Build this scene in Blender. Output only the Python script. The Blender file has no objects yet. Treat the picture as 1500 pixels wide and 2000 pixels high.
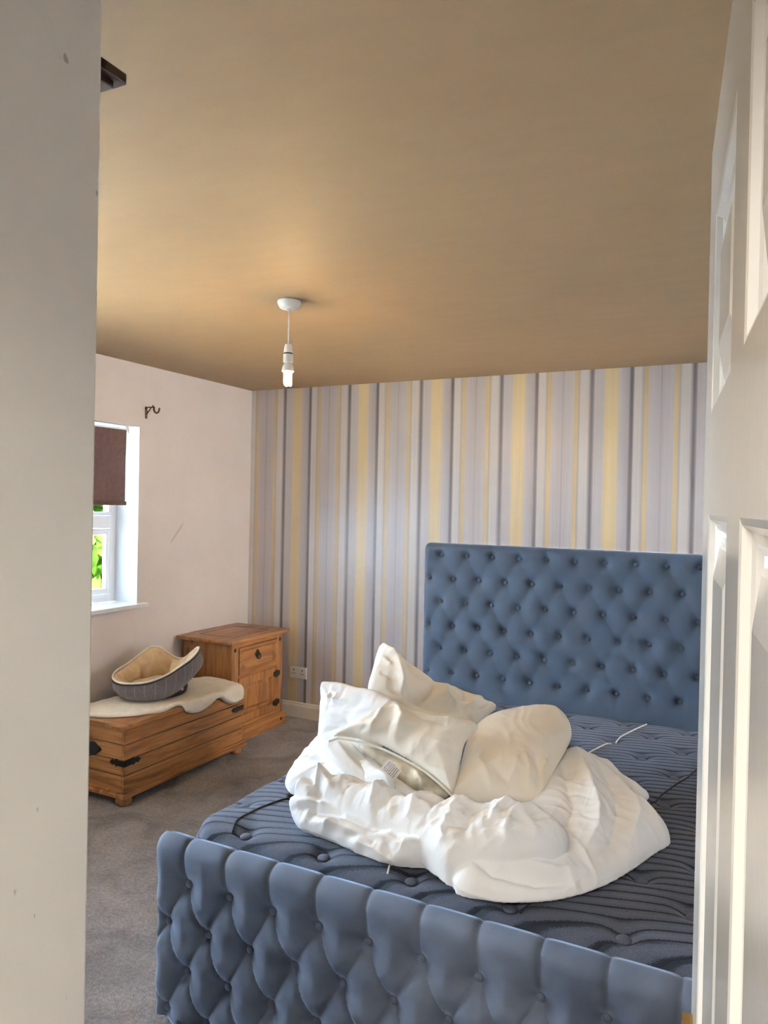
import bpy, bmesh, math
import numpy as np
from mathutils import Vector, Matrix
PI = math.pi
C = bpy.context.scene.collection
sc = bpy.context.scene
# ---------------------------------------------------------------- camera
cam = bpy.data.objects.new('camera', bpy.data.cameras.new('camera'))
C.objects.link(cam); sc.camera = cam
CAMP = (3.5124, -4.6411, 1.5899)
yaw, pitch, roll, fpx = 0.4687, -0.0091, 0.0207, 1448.5
f = Vector((-math.sin(yaw)*math.cos(pitch), math.cos(yaw)*math.cos(pitch), math.sin(pitch)))
r0 = Vector((math.cos(yaw), math.sin(yaw), 0)); u0 = r0.cross(f)
rr = r0*math.cos(roll) + u0*math.sin(roll); uu = -r0*math.sin(roll) + u0*math.cos(roll)
M = Matrix((rr, uu, -f)).transposed().to_4x4(); M.translation = Vector(CAMP)
cam.matrix_world = M
cam.data.sensor_fit = 'VERTICAL'; cam.data.sensor_height = 24
cam.data.lens = 24*fpx/2000; cam.data.clip_start = 0.01; cam.data.clip_end = 200
# ---------------------------------------------------------------- light
sc.view_settings.view_transform = 'Standard'; sc.view_settings.look = 'None'
sc.view_settings.gamma = 1; sc.view_settings.use_curve_mapping = False
sc.view_settings.exposure = 1.56
try:
    sc.cycles.max_bounces = 12; sc.cycles.diffuse_bounces = 8; sc.cycles.glossy_bounces = 4
    sc.cycles.use_denoising = True; sc.cycles.sample_clamp_indirect = 8
except Exception: pass
w = bpy.data.worlds.new('sky'); sc.world = w; w.use_nodes = True
bg = w.node_tree.nodes['Background']; bg.inputs[0].default_value = (0.62, 0.80, 1.0, 1); bg.inputs[1].default_value = 0.30
def sun(name, d, e, col, ang):
    l = bpy.data.lights.new(name, 'SUN'); l.energy = e; l.color = col; l.angle = ang
    o = bpy.data.objects.new(name, l); C.objects.link(o)
    o.rotation_euler = Vector(d).to_track_quat('-Z', 'Y').to_euler()
def area(name, loc, d, sx, sy, e, col, spread=PI):
    l = bpy.data.lights.new(name, 'AREA'); l.shape = 'RECTANGLE'; l.size = sx; l.size_y = sy
    l.energy = e; l.color = col; l.spread = spread
    o = bpy.data.objects.new(name, l); C.objects.link(o); o.location = loc
    o.rotation_euler = Vector(d).to_track_quat('-Z', 'Y').to_euler()
RX_ = 4.35
sun('sun', (-0.75, 0.25, -0.6), 5.0, (1, .93, .82), .02)
area('window_daylight', (-1.0, -1.80, 1.28), (1, .02, -.05), 1.2, .8, 52, (.50, .73, 1.0), math.radians(110))
area('garden_bounce', (-1.05, -1.80, 0.45), (1, .0, .85), 1.3, 0.9, 14, (1.0, .86, .52), math.radians(90))
area('added_left_fill', (-0.75, -3.25, 1.55), (1, .12, -.10), 1.1, 1.2, 400, (.60, .79, 1.0), math.radians(120))  # added fill through the unseen left opening, main light on the bed
area('added_left_up_fill', (-1.05, -3.25, 0.45), (1, .1, .85), 1.2, 0.9, 250, (1.0, .86, .52), math.radians(95))  # added upward fill for the ceiling, through the same unseen opening
area('added_right_fill', (RX_+.45, -.62, 1.45), (-1, -.03, -.05), .9, 1.0, 48, (1.0, .94, .88), math.radians(56))  # added fill for the left wall and wallpaper, through an unseen right opening
area('added_hall_fill', (3.0, -5.5, 2.40), (0, 0.45, -1), .9, .9, 24, (1.0, .95, .86), math.radians(120))  # added fill behind the camera, no lamp known there
# ---------------------------------------------------------------- material helpers
def nt(name):
    m = bpy.data.materials.new(name); m.use_nodes = True
    return m, m.node_tree, m.node_tree.nodes['Principled BSDF']
def setp(b, **k):
    for a, v in k.items():
        key = a.replace('_', ' ')
        for n in b.inputs:
            if n.name.lower() == key.lower():
                n.default_value = v
def col4(c): return (c[0], c[1], c[2], 1)
def N(t, typ, **k):
    n = t.nodes.new(typ)
    for a, v in k.items(): setattr(n, a, v)
    return n
def texco(t, which='Object', scale=(1, 1, 1), rot=(0, 0, 0)):
    tc = N(t, 'ShaderNodeTexCoord'); mp = N(t, 'ShaderNodeMapping')
    t.links.new(tc.outputs[which], mp.inputs[0]); mp.inputs['Scale'].default_value = scale
    mp.inputs['Rotation'].default_value = rot
    return mp.outputs[0]
def noise(t, vec, scale, detail=4, rough=.55, dist=0):
    n = N(t, 'ShaderNodeTexNoise'); t.links.new(vec, n.inputs['Vector'])
    n.inputs['Scale'].default_value = scale; n.inputs['Detail'].default_value = detail
    n.inputs['Roughness'].default_value = rough; n.inputs['Distortion'].default_value = dist
    return n.outputs[0]
def ramp(t, fac, stops, interp='LINEAR'):
    r = N(t, 'ShaderNodeValToRGB'); t.links.new(fac, r.inputs[0]); cr = r.color_ramp; cr.interpolation = interp
    while len(cr.elements) < len(stops): cr.elements.new(.5)
    for e, (p, c) in zip(cr.elements, stops): e.position = p
    for e, (p, c) in zip(cr.elements, stops): e.position = p; e.color = col4(c) if len(c) == 3 else c
    return r.outputs[0]
def mix(t, fac, a, b, mode='MIX'):
    m = N(t, 'ShaderNodeMix', data_type='RGBA', blend_type=mode)
    for i, v in ((0, fac), (6, a), (7, b)):
        if hasattr(v, 'links'): t.links.new(v, m.inputs[i])
        elif i == 0: m.inputs[0].default_value = v
        else: m.inputs[i].default_value = col4(v)
    return m.outputs[2]
def math_(t, op, a, b=0.0):
    m = N(t, 'ShaderNodeMath', operation=op)
    for i, v in ((0, a), (1, b)):
        if hasattr(v, 'links'): t.links.new(v, m.inputs[i])
        else: m.inputs[i].default_value = v
    return m.outputs[0]
def bump(t, b, h, s, d=.01):
    n = N(t, 'ShaderNodeBump'); n.inputs['Strength'].default_value = s; n.inputs['Distance'].default_value = d
    t.links.new(h, n.inputs['Height']); t.links.new(n.outputs[0], b.inputs['Normal'])
def simple(name, c, rough=.5, metal=0, var=.0, vs=8, bs=0, bscale=60, **k):
    m, t, b = nt(name); setp(b, Roughness=rough, Metallic=metal, **k)
    v = texco(t)
    n = noise(t, v, vs, 3)
    cc = ramp(t, n, [(.3, [x*(1-var) for x in c]), (.7, [min(1, x*(1+var)) for x in c])])
    t.links.new(cc, b.inputs['Base Color'])
    if bs: bump(t, b, noise(t, v, bscale, 3), bs, .004)
    return m
# ---------------------------------------------------------------- materials
def m_ceiling():
    m, t, b = nt('fresh_plaster'); setp(b, Roughness=.62); b.inputs['Specular IOR Level'].default_value = .35
    v = texco(t)
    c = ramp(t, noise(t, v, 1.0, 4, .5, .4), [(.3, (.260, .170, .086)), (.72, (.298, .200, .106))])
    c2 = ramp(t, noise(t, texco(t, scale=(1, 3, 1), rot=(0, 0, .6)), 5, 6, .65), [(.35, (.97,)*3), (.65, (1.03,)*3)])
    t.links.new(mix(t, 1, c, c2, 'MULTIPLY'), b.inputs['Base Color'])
    bump(t, b, noise(t, texco(t, scale=(1, 2.5, 1), rot=(0, 0, .5)), 9, 6, .6), .06, .006)
    return m
def m_wall(name, c, specks=False, scuff=False):
    m, t, b = nt(name); setp(b, Roughness=.6); v = texco(t)
    cc = ramp(t, noise(t, v, 2.2, 5, .6), [(.3, [x*.94 for x in c]), (.7, [x*1.03 for x in c])])
    if specks:
        s = noise(t, texco(t, scale=(1, 1, .5)), 38, 2)
        f_ = ramp(t, s, [(.722, (0, 0, 0)), (.74, (1, 1, 1))])
        cc = mix(t, math_(t, 'MULTIPLY', f_, .55), cc, (.16, .13, .10))
    if scuff:      # brown rub mark on the plaster
        g = N(t, 'ShaderNodeTexCoord'); s3 = N(t, 'ShaderNodeSeparateXYZ'); t.links.new(g.outputs['Object'], s3.inputs[0])
        py, pz = s3.outputs[1], s3.outputs[2]
        a_ = math_(t, 'ADD', math_(t, 'MULTIPLY', math_(t, 'SUBTRACT', py, SC[0]), SC[2]), math_(t, 'MULTIPLY', math_(t, 'SUBTRACT', pz, SC[1]), SC[3]))
        c_ = math_(t, 'SUBTRACT', math_(t, 'MULTIPLY', math_(t, 'SUBTRACT', py, SC[0]), SC[3]), math_(t, 'MULTIPLY', math_(t, 'SUBTRACT', pz, SC[1]), SC[2]))
        k1 = ramp(t, math_(t, 'ABSOLUTE', math_(t, 'DIVIDE', a_, .10)), [(.6, (1, 1, 1)), (1, (0, 0, 0))]); k2 = ramp(t, math_(t, 'ABSOLUTE', math_(t, 'DIVIDE', c_, .012)), [(.3, (1, 1, 1)), (1, (0, 0, 0))])
        cc = mix(t, math_(t, 'MULTIPLY', math_(t, 'MULTIPLY', k1, k2), .45), cc, (.42, .33, .26))
    t.links.new(cc, b.inputs['Base Color'])
    bump(t, b, noise(t, v, 160, 3), .10, .002)
    return m
def m_wallpaper():
    m, t, b = nt('striped_wallpaper'); setp(b, Roughness=.36); b.inputs['Specular IOR Level'].default_value = .85
    uv = N(t, 'ShaderNodeUVMap'); sp = N(t, 'ShaderNodeSeparateXYZ'); t.links.new(uv.outputs[0], sp.inputs[0])
    fr = math_(t, 'FRACT', sp.outputs[0])
    D = (.16, .15, .165); Lc = (.58, .565, .585); W = (.67, .655, .65); Y = (.70, .58, .35); Y2 = (.62, .50, .29); G = (.45, .43, .43); S = (.42, .40, .43)
    st = [(0, D), (.012, (.22, .21, .23)), (.03, Lc), (.118, Lc), (.138, Y), (.262, Y), (.282, Lc), (.372, (.47, .455, .49)), (.393, D), (.413, D), (.43, W), (.49, W), (.520, G), (.530, Y2), (.563, Y2), (.575, Lc),
          (.68, (.53, .51, .54)), (.692, S), (.705, (.53, .51, .54)), (.808, Lc), (.818, Y2), (.850, Y2), (.862, G), (.885, W), (.955, W), (.975, (.42, .40, .42)), (.99, D), (1.0, D)]
    c = ramp(t, fr, st)
    n = noise(t, texco(t, scale=(120, 1, .9)), 1.0, 4, .7)
    f2 = ramp(t, n, [(.3, (.90,)*3), (.7, (1.07,)*3)])
    t.links.new(mix(t, 1, c, f2, 'MULTIPLY'), b.inputs['Base Color'])
    bump(t, b, noise(t, texco(t, scale=(260, 1, 2.5)), 1.0, 3), .25, .0015)
    return m
def m_carpet():
    m, t, b = nt('carpet'); setp(b, Roughness=.95); v = texco(t)
    big = noise(t, v, 5, 4, .6, .8); fine = noise(t, v, 170, 3, .7)
    c = ramp(t, big, [(.35, (.15, .12, .105)), (.5, (.23, .19, .17)), (.65, (.29, .24, .215))])
    c2 = ramp(t, noise(t, v, 70, 5, .8), [(.35, (.55,)*3), (.65, (1.4,)*3)])
    t.links.new(mix(t, 1, c, c2, 'MULTIPLY'), b.inputs['Base Color'])
    bump(t, b, fine, .9, .012)
    b.inputs['Sheen Weight'].default_value = .25
    return m
def m_pine(name, axis, base=.86):
    m, t, b = nt(name); setp(b, Roughness=.38)
    s = {'x': (.09, 1, 1), 'y': (1, .09, 1), 'z': (1, 1, .09)}[axis]
    v = texco(t, scale=s)
    g = noise(t, v, 22, 6, .6, 1.5); g2 = noise(t, v, 90, 4, .6)
    c = ramp(t, g, [(.25, (.10*base, .034*base, .009*base)), (.45, (.235*base, .092*base, .024*base)), (.6, (.34*base, .145*base, .041*base)), (.8, (.21*base, .080*base, .021*base))])
    c = mix(t, 1, c, ramp(t, g2, [(.3, (.85,)*3), (.7, (1.1,)*3)]), 'MULTIPLY')
    vo = N(t, 'ShaderNodeTexVoronoi'); s2 = {'x': (.45, 1, 1), 'y': (1, .45, 1), 'z': (1, 1, .45)}[axis]
    t.links.new(texco(t, scale=s2), vo.inputs['Vector']); vo.inputs['Scale'].default_value = 6.5
    k = ramp(t, vo.outputs['Distance'], [(.04, (1, 1, 1)), (.13, (0, 0, 0))])
    c = mix(t, math_(t, 'MULTIPLY', k, .75), c, (.055, .02, .008))
    t.links.new(c, b.inputs['Base Color']); bump(t, b, g2, .12, .002)
    return m
def m_velvet(name, c, c2):
    m, t, b = nt(name); setp(b, Roughness=.75); v = texco(t)
    n = noise(t, v, 2.4, 4, .55, .8)
    t.links.new(ramp(t, n, [(.36, c), (.5, [(x+y)/2 for x, y in zip(c, c2)]), (.66, c2)]), b.inputs['Base Color'])
    b.inputs['Sheen Weight'].default_value = .55; b.inputs['Sheen Roughness'].default_value = .35
    b.inputs['Sheen Tint'].default_value = (.55, .70, 1, 1)
    bump(t, b, noise(t, v, 14, 4, .6, 1.0), .12, .006)
    return m
def m_mattress():
    m, t, b = nt('mattress_fabric'); setp(b, Roughness=.85)
    uv = N(t, 'ShaderNodeUVMap'); sp = N(t, 'ShaderNodeSeparateXYZ'); t.links.new(uv.outputs[0], sp.inputs[0])
    fr = math_(t, 'FRACT', sp.outputs[0]); d = math_(t, 'ABSOLUTE', math_(t, 'SUBTRACT', fr, .5))
    dash = noise(t, texco(t, scale=(1, .25, 1)), 330, 1)
    d2 = math_(t, 'ADD', d, math_(t, 'MULTIPLY', math_(t, 'SUBTRACT', dash, .5), .22))
    c = ramp(t, d2, [(.05, (.006, .008, .016)), (.13, (.010, .013, .024)), (.19, (.056, .063, .088)), (.5, (.070, .077, .104))])
    c2 = ramp(t, noise(t, texco(t), 420, 2), [(.3, (.7,)*3), (.7, (1.3,)*3)])
    t.links.new(mix(t, 1, c, c2, 'MULTIPLY'), b.inputs['Base Color'])
    b.inputs['Sheen Weight'].default_value = .08; b.inputs['Sheen Tint'].default_value = (.7, .8, 1, 1)
    hh = ramp(t, d, [(0, (0, 0, 0)), (.16, (.8,)*3), (.5, (1, 1, 1))])
    bump(t, b, hh, .6, .008)
    return m
def m_cotton(name, c, s=1, wr=.22):
    m, t, b = nt(name); setp(b, Roughness=.8); v = texco(t)
    t.links.new(ramp(t, noise(t, v, 5, 3), [(.3, [x*.96 for x in c]), (.7, c)]), b.inputs['Base Color'])
    b.inputs['Sheen Weight'].default_value = .1
    a = noise(t, texco(t, scale=(1, .3, .8), rot=(.3, .2, .9)), 7*s, 2, .5, .5)
    h1 = ramp(t, math_(t, 'ABSOLUTE', math_(t, 'SUBTRACT', a, .5)), [(0, (1, 1, 1)), (.02, (.6,)*3), (.07, (0, 0, 0))])
    bump(t, b, h1, wr, .006)
    return m
SC = (-0.7973, 1.3737, 0.6823, 0.7311)      # centre and direction of the rub mark on the left wall
MT = {}
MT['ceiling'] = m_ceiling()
MT['wall'] = m_wall('cream_wall_paint', (.76, .70, .665))
MT['wall_rubbed'] = m_wall('cream_wall_paint_rubbed', (.76, .70, .665), False, True)
MT['partition'] = m_wall('partition_paint', (.76, .735, .68), True)
MT['paper'] = m_wallpaper(); MT['carpet'] = m_carpet()
for ax in 'xyz': MT['pine_'+ax] = m_pine('waxed_pine_'+ax, ax)
MT['iron'] = simple('black_iron', (.012, .012, .014), .5, .6, .2, 30, .3)
MT['velvet'] = m_velvet('grey_blue_velvet', (.066, .083, .120), (.118, .143, .190))
MT['velvet_head'] = m_velvet('slate_velvet', (.045, .065, .098), (.064, .089, .128))
MT['mattress'] = m_mattress()
MT['matside'] = simple('mattress_border', (.05, .055, .08), .9, 0, .1, 60, .3, 200)
MT['cotton'] = m_cotton('white_cotton', (.86, .865, .855)); MT['cream'] = m_cotton('cream_cotton', (.84, .77, .65), .6, .10)
MT['ivory'] = m_cotton('ivory_cotton', (.85, .81, .72), .8, .18)
MT['stain'] = simple('old_pillow_ticking', (.66, .60, .47), .85, 0, .35, 14, .3, 40)
MT['gloss'] = simple('white_gloss_paint', (.66, .645, .60), .16, 0, .02, 3, .04, 40)
MT['skirt'] = simple('skirting_paint', (.72, .68, .60), .35, 0, .03, 6)
MT['upvc'] = simple('white_upvc', (.82, .84, .86), .3, 0, .01, 4)
MT['reveal'] = simple('daylight_tinted_reveal', (.66, .70, .74), .55, 0, .02, 4)  # white paint with the bluish daylight put into its base colour
MT['blind'] = simple('brown_blind_fabric', (.085, .045, .038), .85, 0, .25, 40, .2, 300)
MT['white_plastic'] = simple('white_plastic', (.80, .80, .78), .35, 0, .01, 5)
MT['dark'] = simple('dark_gap', (.02, .018, .016), .7)
MT['darkwood'] = simple('dark_brown_wood', (.045, .020, .014), .35, 0, .3, 12)
MT['brass'] = simple('aged_brass', (.60, .38, .13), .28, 1, .15, 30)
MT['bronze'] = simple('antique_bronze', (.16, .12, .09), .4, .8, .3, 40)
MT['fleece'] = simple('cream_fleece', (.84, .78, .66), .95, 0, .06, 30, .9, 260)
MT['plush'] = simple('beige_plush', (.56, .40, .235), .95, 0, .12, 25, .9, 220)
MT['rubber'] = simple('black_base_fabric', (.012, .012, .016), .8, 0, .1, 20)
MT['white_cord'] = simple('white_cord_cotton', (.75, .74, .70), .8)
MT['leaf'] = simple('garden_leaves', (.20, .42, .05), .6, 0, .45, 6)
MT['grass'] = simple('lawn_grass', (.16, .28, .06), .9, 0, .35, 12, .6, 60)
MT['bark'] = simple('bark', (.12, .08, .05), .9, 0, .3, 15)
def m_tweed():
    m, t, b = nt('grey_tweed_check'); setp(b, Roughness=.9)
    uv = N(t, 'ShaderNodeUVMap'); sp = N(t, 'ShaderNodeSeparateXYZ'); t.links.new(uv.outputs[0], sp.inputs[0])
    n = noise(t, texco(t), 260, 3, .7)
    base = ramp(t, n, [(.35, (.075, .066, .066)), (.65, (.19, .17, .17))])
    for i, sc_ in ((0, 26), (1, 3.0)):
        fr = math_(t, 'FRACT', math_(t, 'MULTIPLY', sp.outputs[i], sc_)); d = math_(t, 'ABSOLUTE', math_(t, 'SUBTRACT', fr, .5))
        k = ramp(t, d, [(.018, (1, 1, 1)), (.03, (0, 0, 0))])
        if i == 0: base = mix(t, math_(t, 'MULTIPLY', k, .7), base, (.42, .26, .20))
    t.links.new(base, b.inputs['Base Color']); bump(t, b, n, .3, .003)
    b.inputs['Sheen Weight'].default_value = .2
    return m
MT['tweed'] = m_tweed()
def m_label():
    m, t, b = nt('printed_care_label'); setp(b, Roughness=.6)
    uv = N(t, 'ShaderNodeUVMap'); 
    vo = N(t, 'ShaderNodeMapping'); t.links.new(uv.outputs[0], vo.inputs[0]); vo.inputs['Scale'].default_value = (22, 13, 1)
    w_ = N(t, 'ShaderNodeTexNoise'); t.links.new(vo.outputs[0], w_.inputs['Vector']); w_.inputs['Scale'].default_value = 1.6; w_.inputs['Detail'].default_value = 1
    sp = N(t, 'ShaderNodeSeparateXYZ'); t.links.new(uv.outputs[0], sp.inputs[0])
    rows = math_(t, 'ABSOLUTE', math_(t, 'SUBTRACT', math_(t, 'FRACT', math_(t, 'MULTIPLY', sp.outputs[1], 9)), .5))
    ink = math_(t, 'MULTIPLY', ramp(t, w_.outputs[0], [(.47, (0, 0, 0)), (.5, (1, 1, 1))]), ramp(t, rows, [(.25, (1, 1, 1)), (.3, (0, 0, 0))]))
    e = math_(t, 'MULTIPLY', ramp(t, sp.outputs[0], [(.08, (0, 0, 0)), (.1, (1, 1, 1)), (.9, (1, 1, 1)), (.92, (0, 0, 0))]), ramp(t, sp.outputs[1], [(.06, (0, 0, 0)), (.08, (1, 1, 1)), (.92, (1, 1, 1)), (.94, (0, 0, 0))]))
    t.links.new(mix(t, math_(t, 'MULTIPLY', ink, e), (.78, .78, .78), (.10, .11, .14)), b.inputs['Base Color'])
    return m
MT['label'] = m_label()
def m_emit(name, c, s):
    m, t, b = nt(name); setp(b, Roughness=.4); b.inputs['Base Color'].default_value = col4(c)
    b.inputs['Emission Color'].default_value = col4(c); b.inputs['Emission Strength'].default_value = s
    return m
MT['glow'] = m_emit('lit_bulb_tube', (1, .64, .30), 190)
def m_glass():
    m, t, b = nt('window_glass'); setp(b, Roughness=.0); b.inputs['Base Color'].default_value = (1, 1, 1, 1)
    b.inputs['Transmission Weight'].default_value = 1; b.inputs['IOR'].default_value = 1.05
    return m
MT['glass'] = m_glass()
# ---------------------------------------------------------------- geometry helpers
class MB:
    def __init__(s): s.v = []; s.f = []; s.uv = None
    def add(s, v, f):
        o = len(s.v); s.v += [tuple(map(float, p)) for p in v]; s.f += [tuple(int(i)+o for i in q) for q in f]; return s
    def box(s, x0, x1, y0, y1, z0, z1, bev=0, seg=2):
        bm = bmesh.new(); bmesh.ops.create_cube(bm, size=1)
        for q in bm.verts: q.co = Vector((x0+(q.co.x+.5)*(x1-x0), y0+(q.co.y+.5)*(y1-y0), z0+(q.co.z+.5)*(z1-z0)))
        if bev: bmesh.ops.bevel(bm, geom=bm.edges[:], offset=bev, segments=seg, affect='EDGES', profile=.5)
        bm.verts.index_update(); s.add([q.co for q in bm.verts], [[q.index for q in p.verts] for p in bm.faces]); bm.free(); return s
    def tube(s, pts, r, n=8):
        pts = [Vector(p) for p in pts]; rs = r if hasattr(r, '__len__') else [r]*len(pts); V = []; F = []
        up = Vector((0, 0, 1)); prev = None
        for i, p in enumerate(pts):
            d = (pts[min(i+1, len(pts)-1)]-pts[max(i-1, 0)]).normalized()
            a = prev if prev is not None else (up if abs(d.z) < .9 else Vector((1, 0, 0)))
            a = (a - d*a.dot(d)).normalized(); prev = a; c = d.cross(a)
            for k in range(n):
                t = 2*PI*k/n; V.append(p+(a*math.cos(t)+c*math.sin(t))*rs[i])
        for i in range(len(pts)-1):
            for k in range(n): F.append((i*n+k, i*n+(k+1) % n, (i+1)*n+(k+1) % n, (i+1)*n+k))
        F.append(tuple(range(n-1, -1, -1))); F.append(tuple((len(pts)-1)*n+k for k in range(n)))
        return s.add(V, F)
    def lathe(s, prof, c, axis='z', n=24):
        V = []; F = []
        for (r, h) in prof:
            for k in range(n):
                t = 2*PI*k/n; a, b = r*math.cos(t), r*math.sin(t)
                V.append({'z': (c[0]+a, c[1]+b, c[2]+h), 'x': (c[0]+h, c[1]+a, c[2]+b), 'y': (c[0]+a, c[1]+h, c[2]+b)}[axis])
        m_ = len(prof)
        for i in range(m_-1):
            for k in range(n): F.append((i*n+k, i*n+(k+1) % n, (i+1)*n+(k+1) % n, (i+1)*n+k))
        F.append(tuple(range(n-1, -1, -1))); F.append(tuple((m_-1)*n+k for k in range(n)))
        return s.add(V, F)
    def prism(s, pts, h0, h1, fn):      # fn(a, b, h) -> point
        n = len(pts); V = [fn(a, b, h0) for a, b in pts]+[fn(a, b, h1) for a, b in pts]
        F = [tuple(range(n-1, -1, -1)), tuple(range(n, 2*n))]+[(i, (i+1) % n, n+(i+1) % n, n+i) for i in range(n)]
        return s.add(V, F)
    def rings(s, u0, u1, z0, z1, steps, fn, cap=True):   # nested rectangles (inset, depth)
        V = []; F = []
        for (i_, d) in steps:
            V += [fn(u0+i_, z0+i_, d), fn(u1-i_, z0+i_, d), fn(u1-i_, z1-i_, d), fn(u0+i_, z1-i_, d)]
        for k in range(len(steps)-1):
            for j in range(4): F.append((k*4+j, k*4+(j+1) % 4, k*4+4+(j+1) % 4, k*4+4+j))
        if cap: L_ = (len(steps)-1)*4; F.append((L_, L_+1, L_+2, L_+3))
        return s.add(V, F)
def link(name, mb, m, root=None, parent=None, smooth=False, uv=None, fixn=True):
    """one mesh object; root: the thing whose base the points are measured from"""
    me = bpy.data.meshes.new(name)
    b = Vector(root.location) if root is not None else Vector((0, 0, 0))
    if root is not None and root.rotation_euler.z:
        R_ = Matrix.Rotation(-root.rotation_euler.z, 3, 'Z')
    else: R_ = None
    vs = [(Vector(p)-b) for p in mb.v]
    if R_: vs = [R_ @ p for p in vs]
    me.from_pydata([tuple(p) for p in vs], [], mb.f)
    if uv is not None:
        ul = me.uv_layers.new(name='UVMap'); li = np.zeros(len(me.loops), dtype=np.int32)
        me.loops.foreach_get('vertex_index', li); ul.data.foreach_set('uv', np.asarray(uv, dtype=np.float32)[li].ravel())
    me.materials.append(MT[m] if isinstance(m, str) else m)
    if fixn:
        bm = bmesh.new(); bm.from_mesh(me); bmesh.ops.delete(bm, geom=[q for q in bm.verts if not q.link_faces], context='VERTS'); bmesh.ops.recalc_face_normals(bm, faces=bm.faces[:]); bm.to_mesh(me); bm.free()
    if smooth:
        me.polygons.foreach_set('use_smooth', [True]*len(me.polygons))
        if smooth != 1: me.set_sharp_from_angle(angle=math.radians(smooth))
    o = bpy.data.objects.new(name, me); C.objects.link(o)
    if parent is not None: o.parent = parent
    elif root is not None: o.parent = root
    return o
def thing(name, label, cat, loc, rz=0, group=None, kind=None):
    o = bpy.data.objects.new(name, None); C.objects.link(o); o.location = loc; o.rotation_euler = (0, 0, rz); o.empty_display_size = .1
    if label: o['label'] = label; o['category'] = cat
    if group: o['group'] = group
    if kind: o['kind'] = kind
    return o
def tag(o, label, cat, group=None):
    o['label'] = label; o['category'] = cat
    if group: o['group'] = group
    return o
def struct(name, mb, m, root=None, **k):
    o = link(name, mb, m, root, **k)
    if root is None: o['kind'] = 'structure'
    return o
def hashn(a, b, seed=0):
    """smooth value noise, vectorised"""
    a = np.asarray(a, float); b = np.asarray(b, float)
    i = np.floor(a); j = np.floor(b); u = a-i; v = b-j; u = u*u*(3-2*u); v = v*v*(3-2*v)
    def h(x, y):
        q = np.sin(x*127.1+y*311.7+seed*74.7)*43758.5453; return q-np.floor(q)
    return (h(i, j)*(1-u)+h(i+1, j)*u)*(1-v)+(h(i, j+1)*(1-u)+h(i+1, j+1)*u)*v
# ================================================================ THE ROOM
H = 2.45; RX = 4.35; FY = -4.5
struct('floor', MB().box(-.3, RX+.1, -6.3, .1, -.1, 0), 'carpet')
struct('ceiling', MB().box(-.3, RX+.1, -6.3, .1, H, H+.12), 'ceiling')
WY0, WY1, WZ0, WZ1 = -2.45, -1.151, .935, 2.056
wl = MB().box(-.3, 0, WY1, 0, 0, H).box(-.3, 0, -6.3, -3.75, 0, H).box(-.3, 0, -2.75, WY0, 0, H).box(-.3, 0, -3.75, -2.75, 0, WZ0-.03).box(-.3, 0, -3.75, -2.75, WZ1, H).box(-.3, 0, WY0, WY1, 0, WZ0-.03).box(-.3, 0, WY0, WY1, WZ1, H)
struct('wall_left', wl, 'wall_rubbed')
# striped feature wall: roll edges follow a slowly widening repeat
n_ = np.linspace(-1.5, 8.5, 101); xs = .313+.5525*n_+.0035*n_*n_
xs2 = np.interp(np.linspace(0, RX, 90), xs, xs); us = np.interp(xs2, xs, n_)
V = []; F = []; UV = []
for x, u in zip(xs2, us):
    V += [(x, 0, 0), (x, 0, H), (x, .1, H), (x, .1, 0)]; UV += [(u, 0), (u, 1), (u, 1), (u, 0)]
for i in range(len(xs2)-1):
    for j in range(4): F.append((i*4+j, i*4+(j+1) % 4, i*4+4+(j+1) % 4, i*4+4+j))
F.append((0, 1, 2, 3)); L_ = (len(xs2)-1)*4; F.append((L_, L_+1, L_+2, L_+3))
struct('wall_back', MB().add(V, F), 'paper', uv=UV)
struct('wall_right', MB().box(RX, RX+.2, -6.3, -1.1, 0, H).box(RX, RX+.2, -.15, 0, 0, H).box(RX, RX+.2, -1.1, -.15, 0, .9).box(RX, RX+.2, -1.1, -.15, 2.05, H), 'wall')
struct('wall_front', MB().box(0, 2.77, FY-.1, FY, 0, H).box(3.56, RX, FY-.1, FY, 0, H).box(2.77, 3.56, FY-.1, FY, 2.02, H), 'wall')
struct('wall_partition', MB().box(2.62, 2.72, FY, -3.932, 0, H, .004), 'partition')
struct('wall_hall_back', MB().box(0, RX, -6.3, -6.2, 0, H), 'wall')
struct('wall_hall_left', MB().box(1.9, 2.0, -6.2, FY-.1, 0, H), 'wall')
def skirt(name, a, b, horiz):
    pr = [(0, 0), (.016, 0), (.016, .082), (.013, .092), (.009, .097), (.009, .104), (.004, .112), (0, .112)]
    mb = MB()
    if horiz: mb.prism(pr, a, b, lambda p, q, h: (h, -p, q))
    else: mb.prism(pr, a, b, lambda p, q, h: (p, h, q))
    struct(name, mb, 'skirt')
skirt('baseboard_back', 0.017, RX, True); skirt('baseboard_left', -4.4, -.001, False)
struct('trim_1', MB().box(2.72, 2.77, FY-.11, FY+.0, 0, 2.04).box(3.555, 3.60, FY-.11, FY, 0, 2.04).box(2.72, 3.60, FY-.11, FY, 2.0, 2.05), 'gloss')
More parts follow.
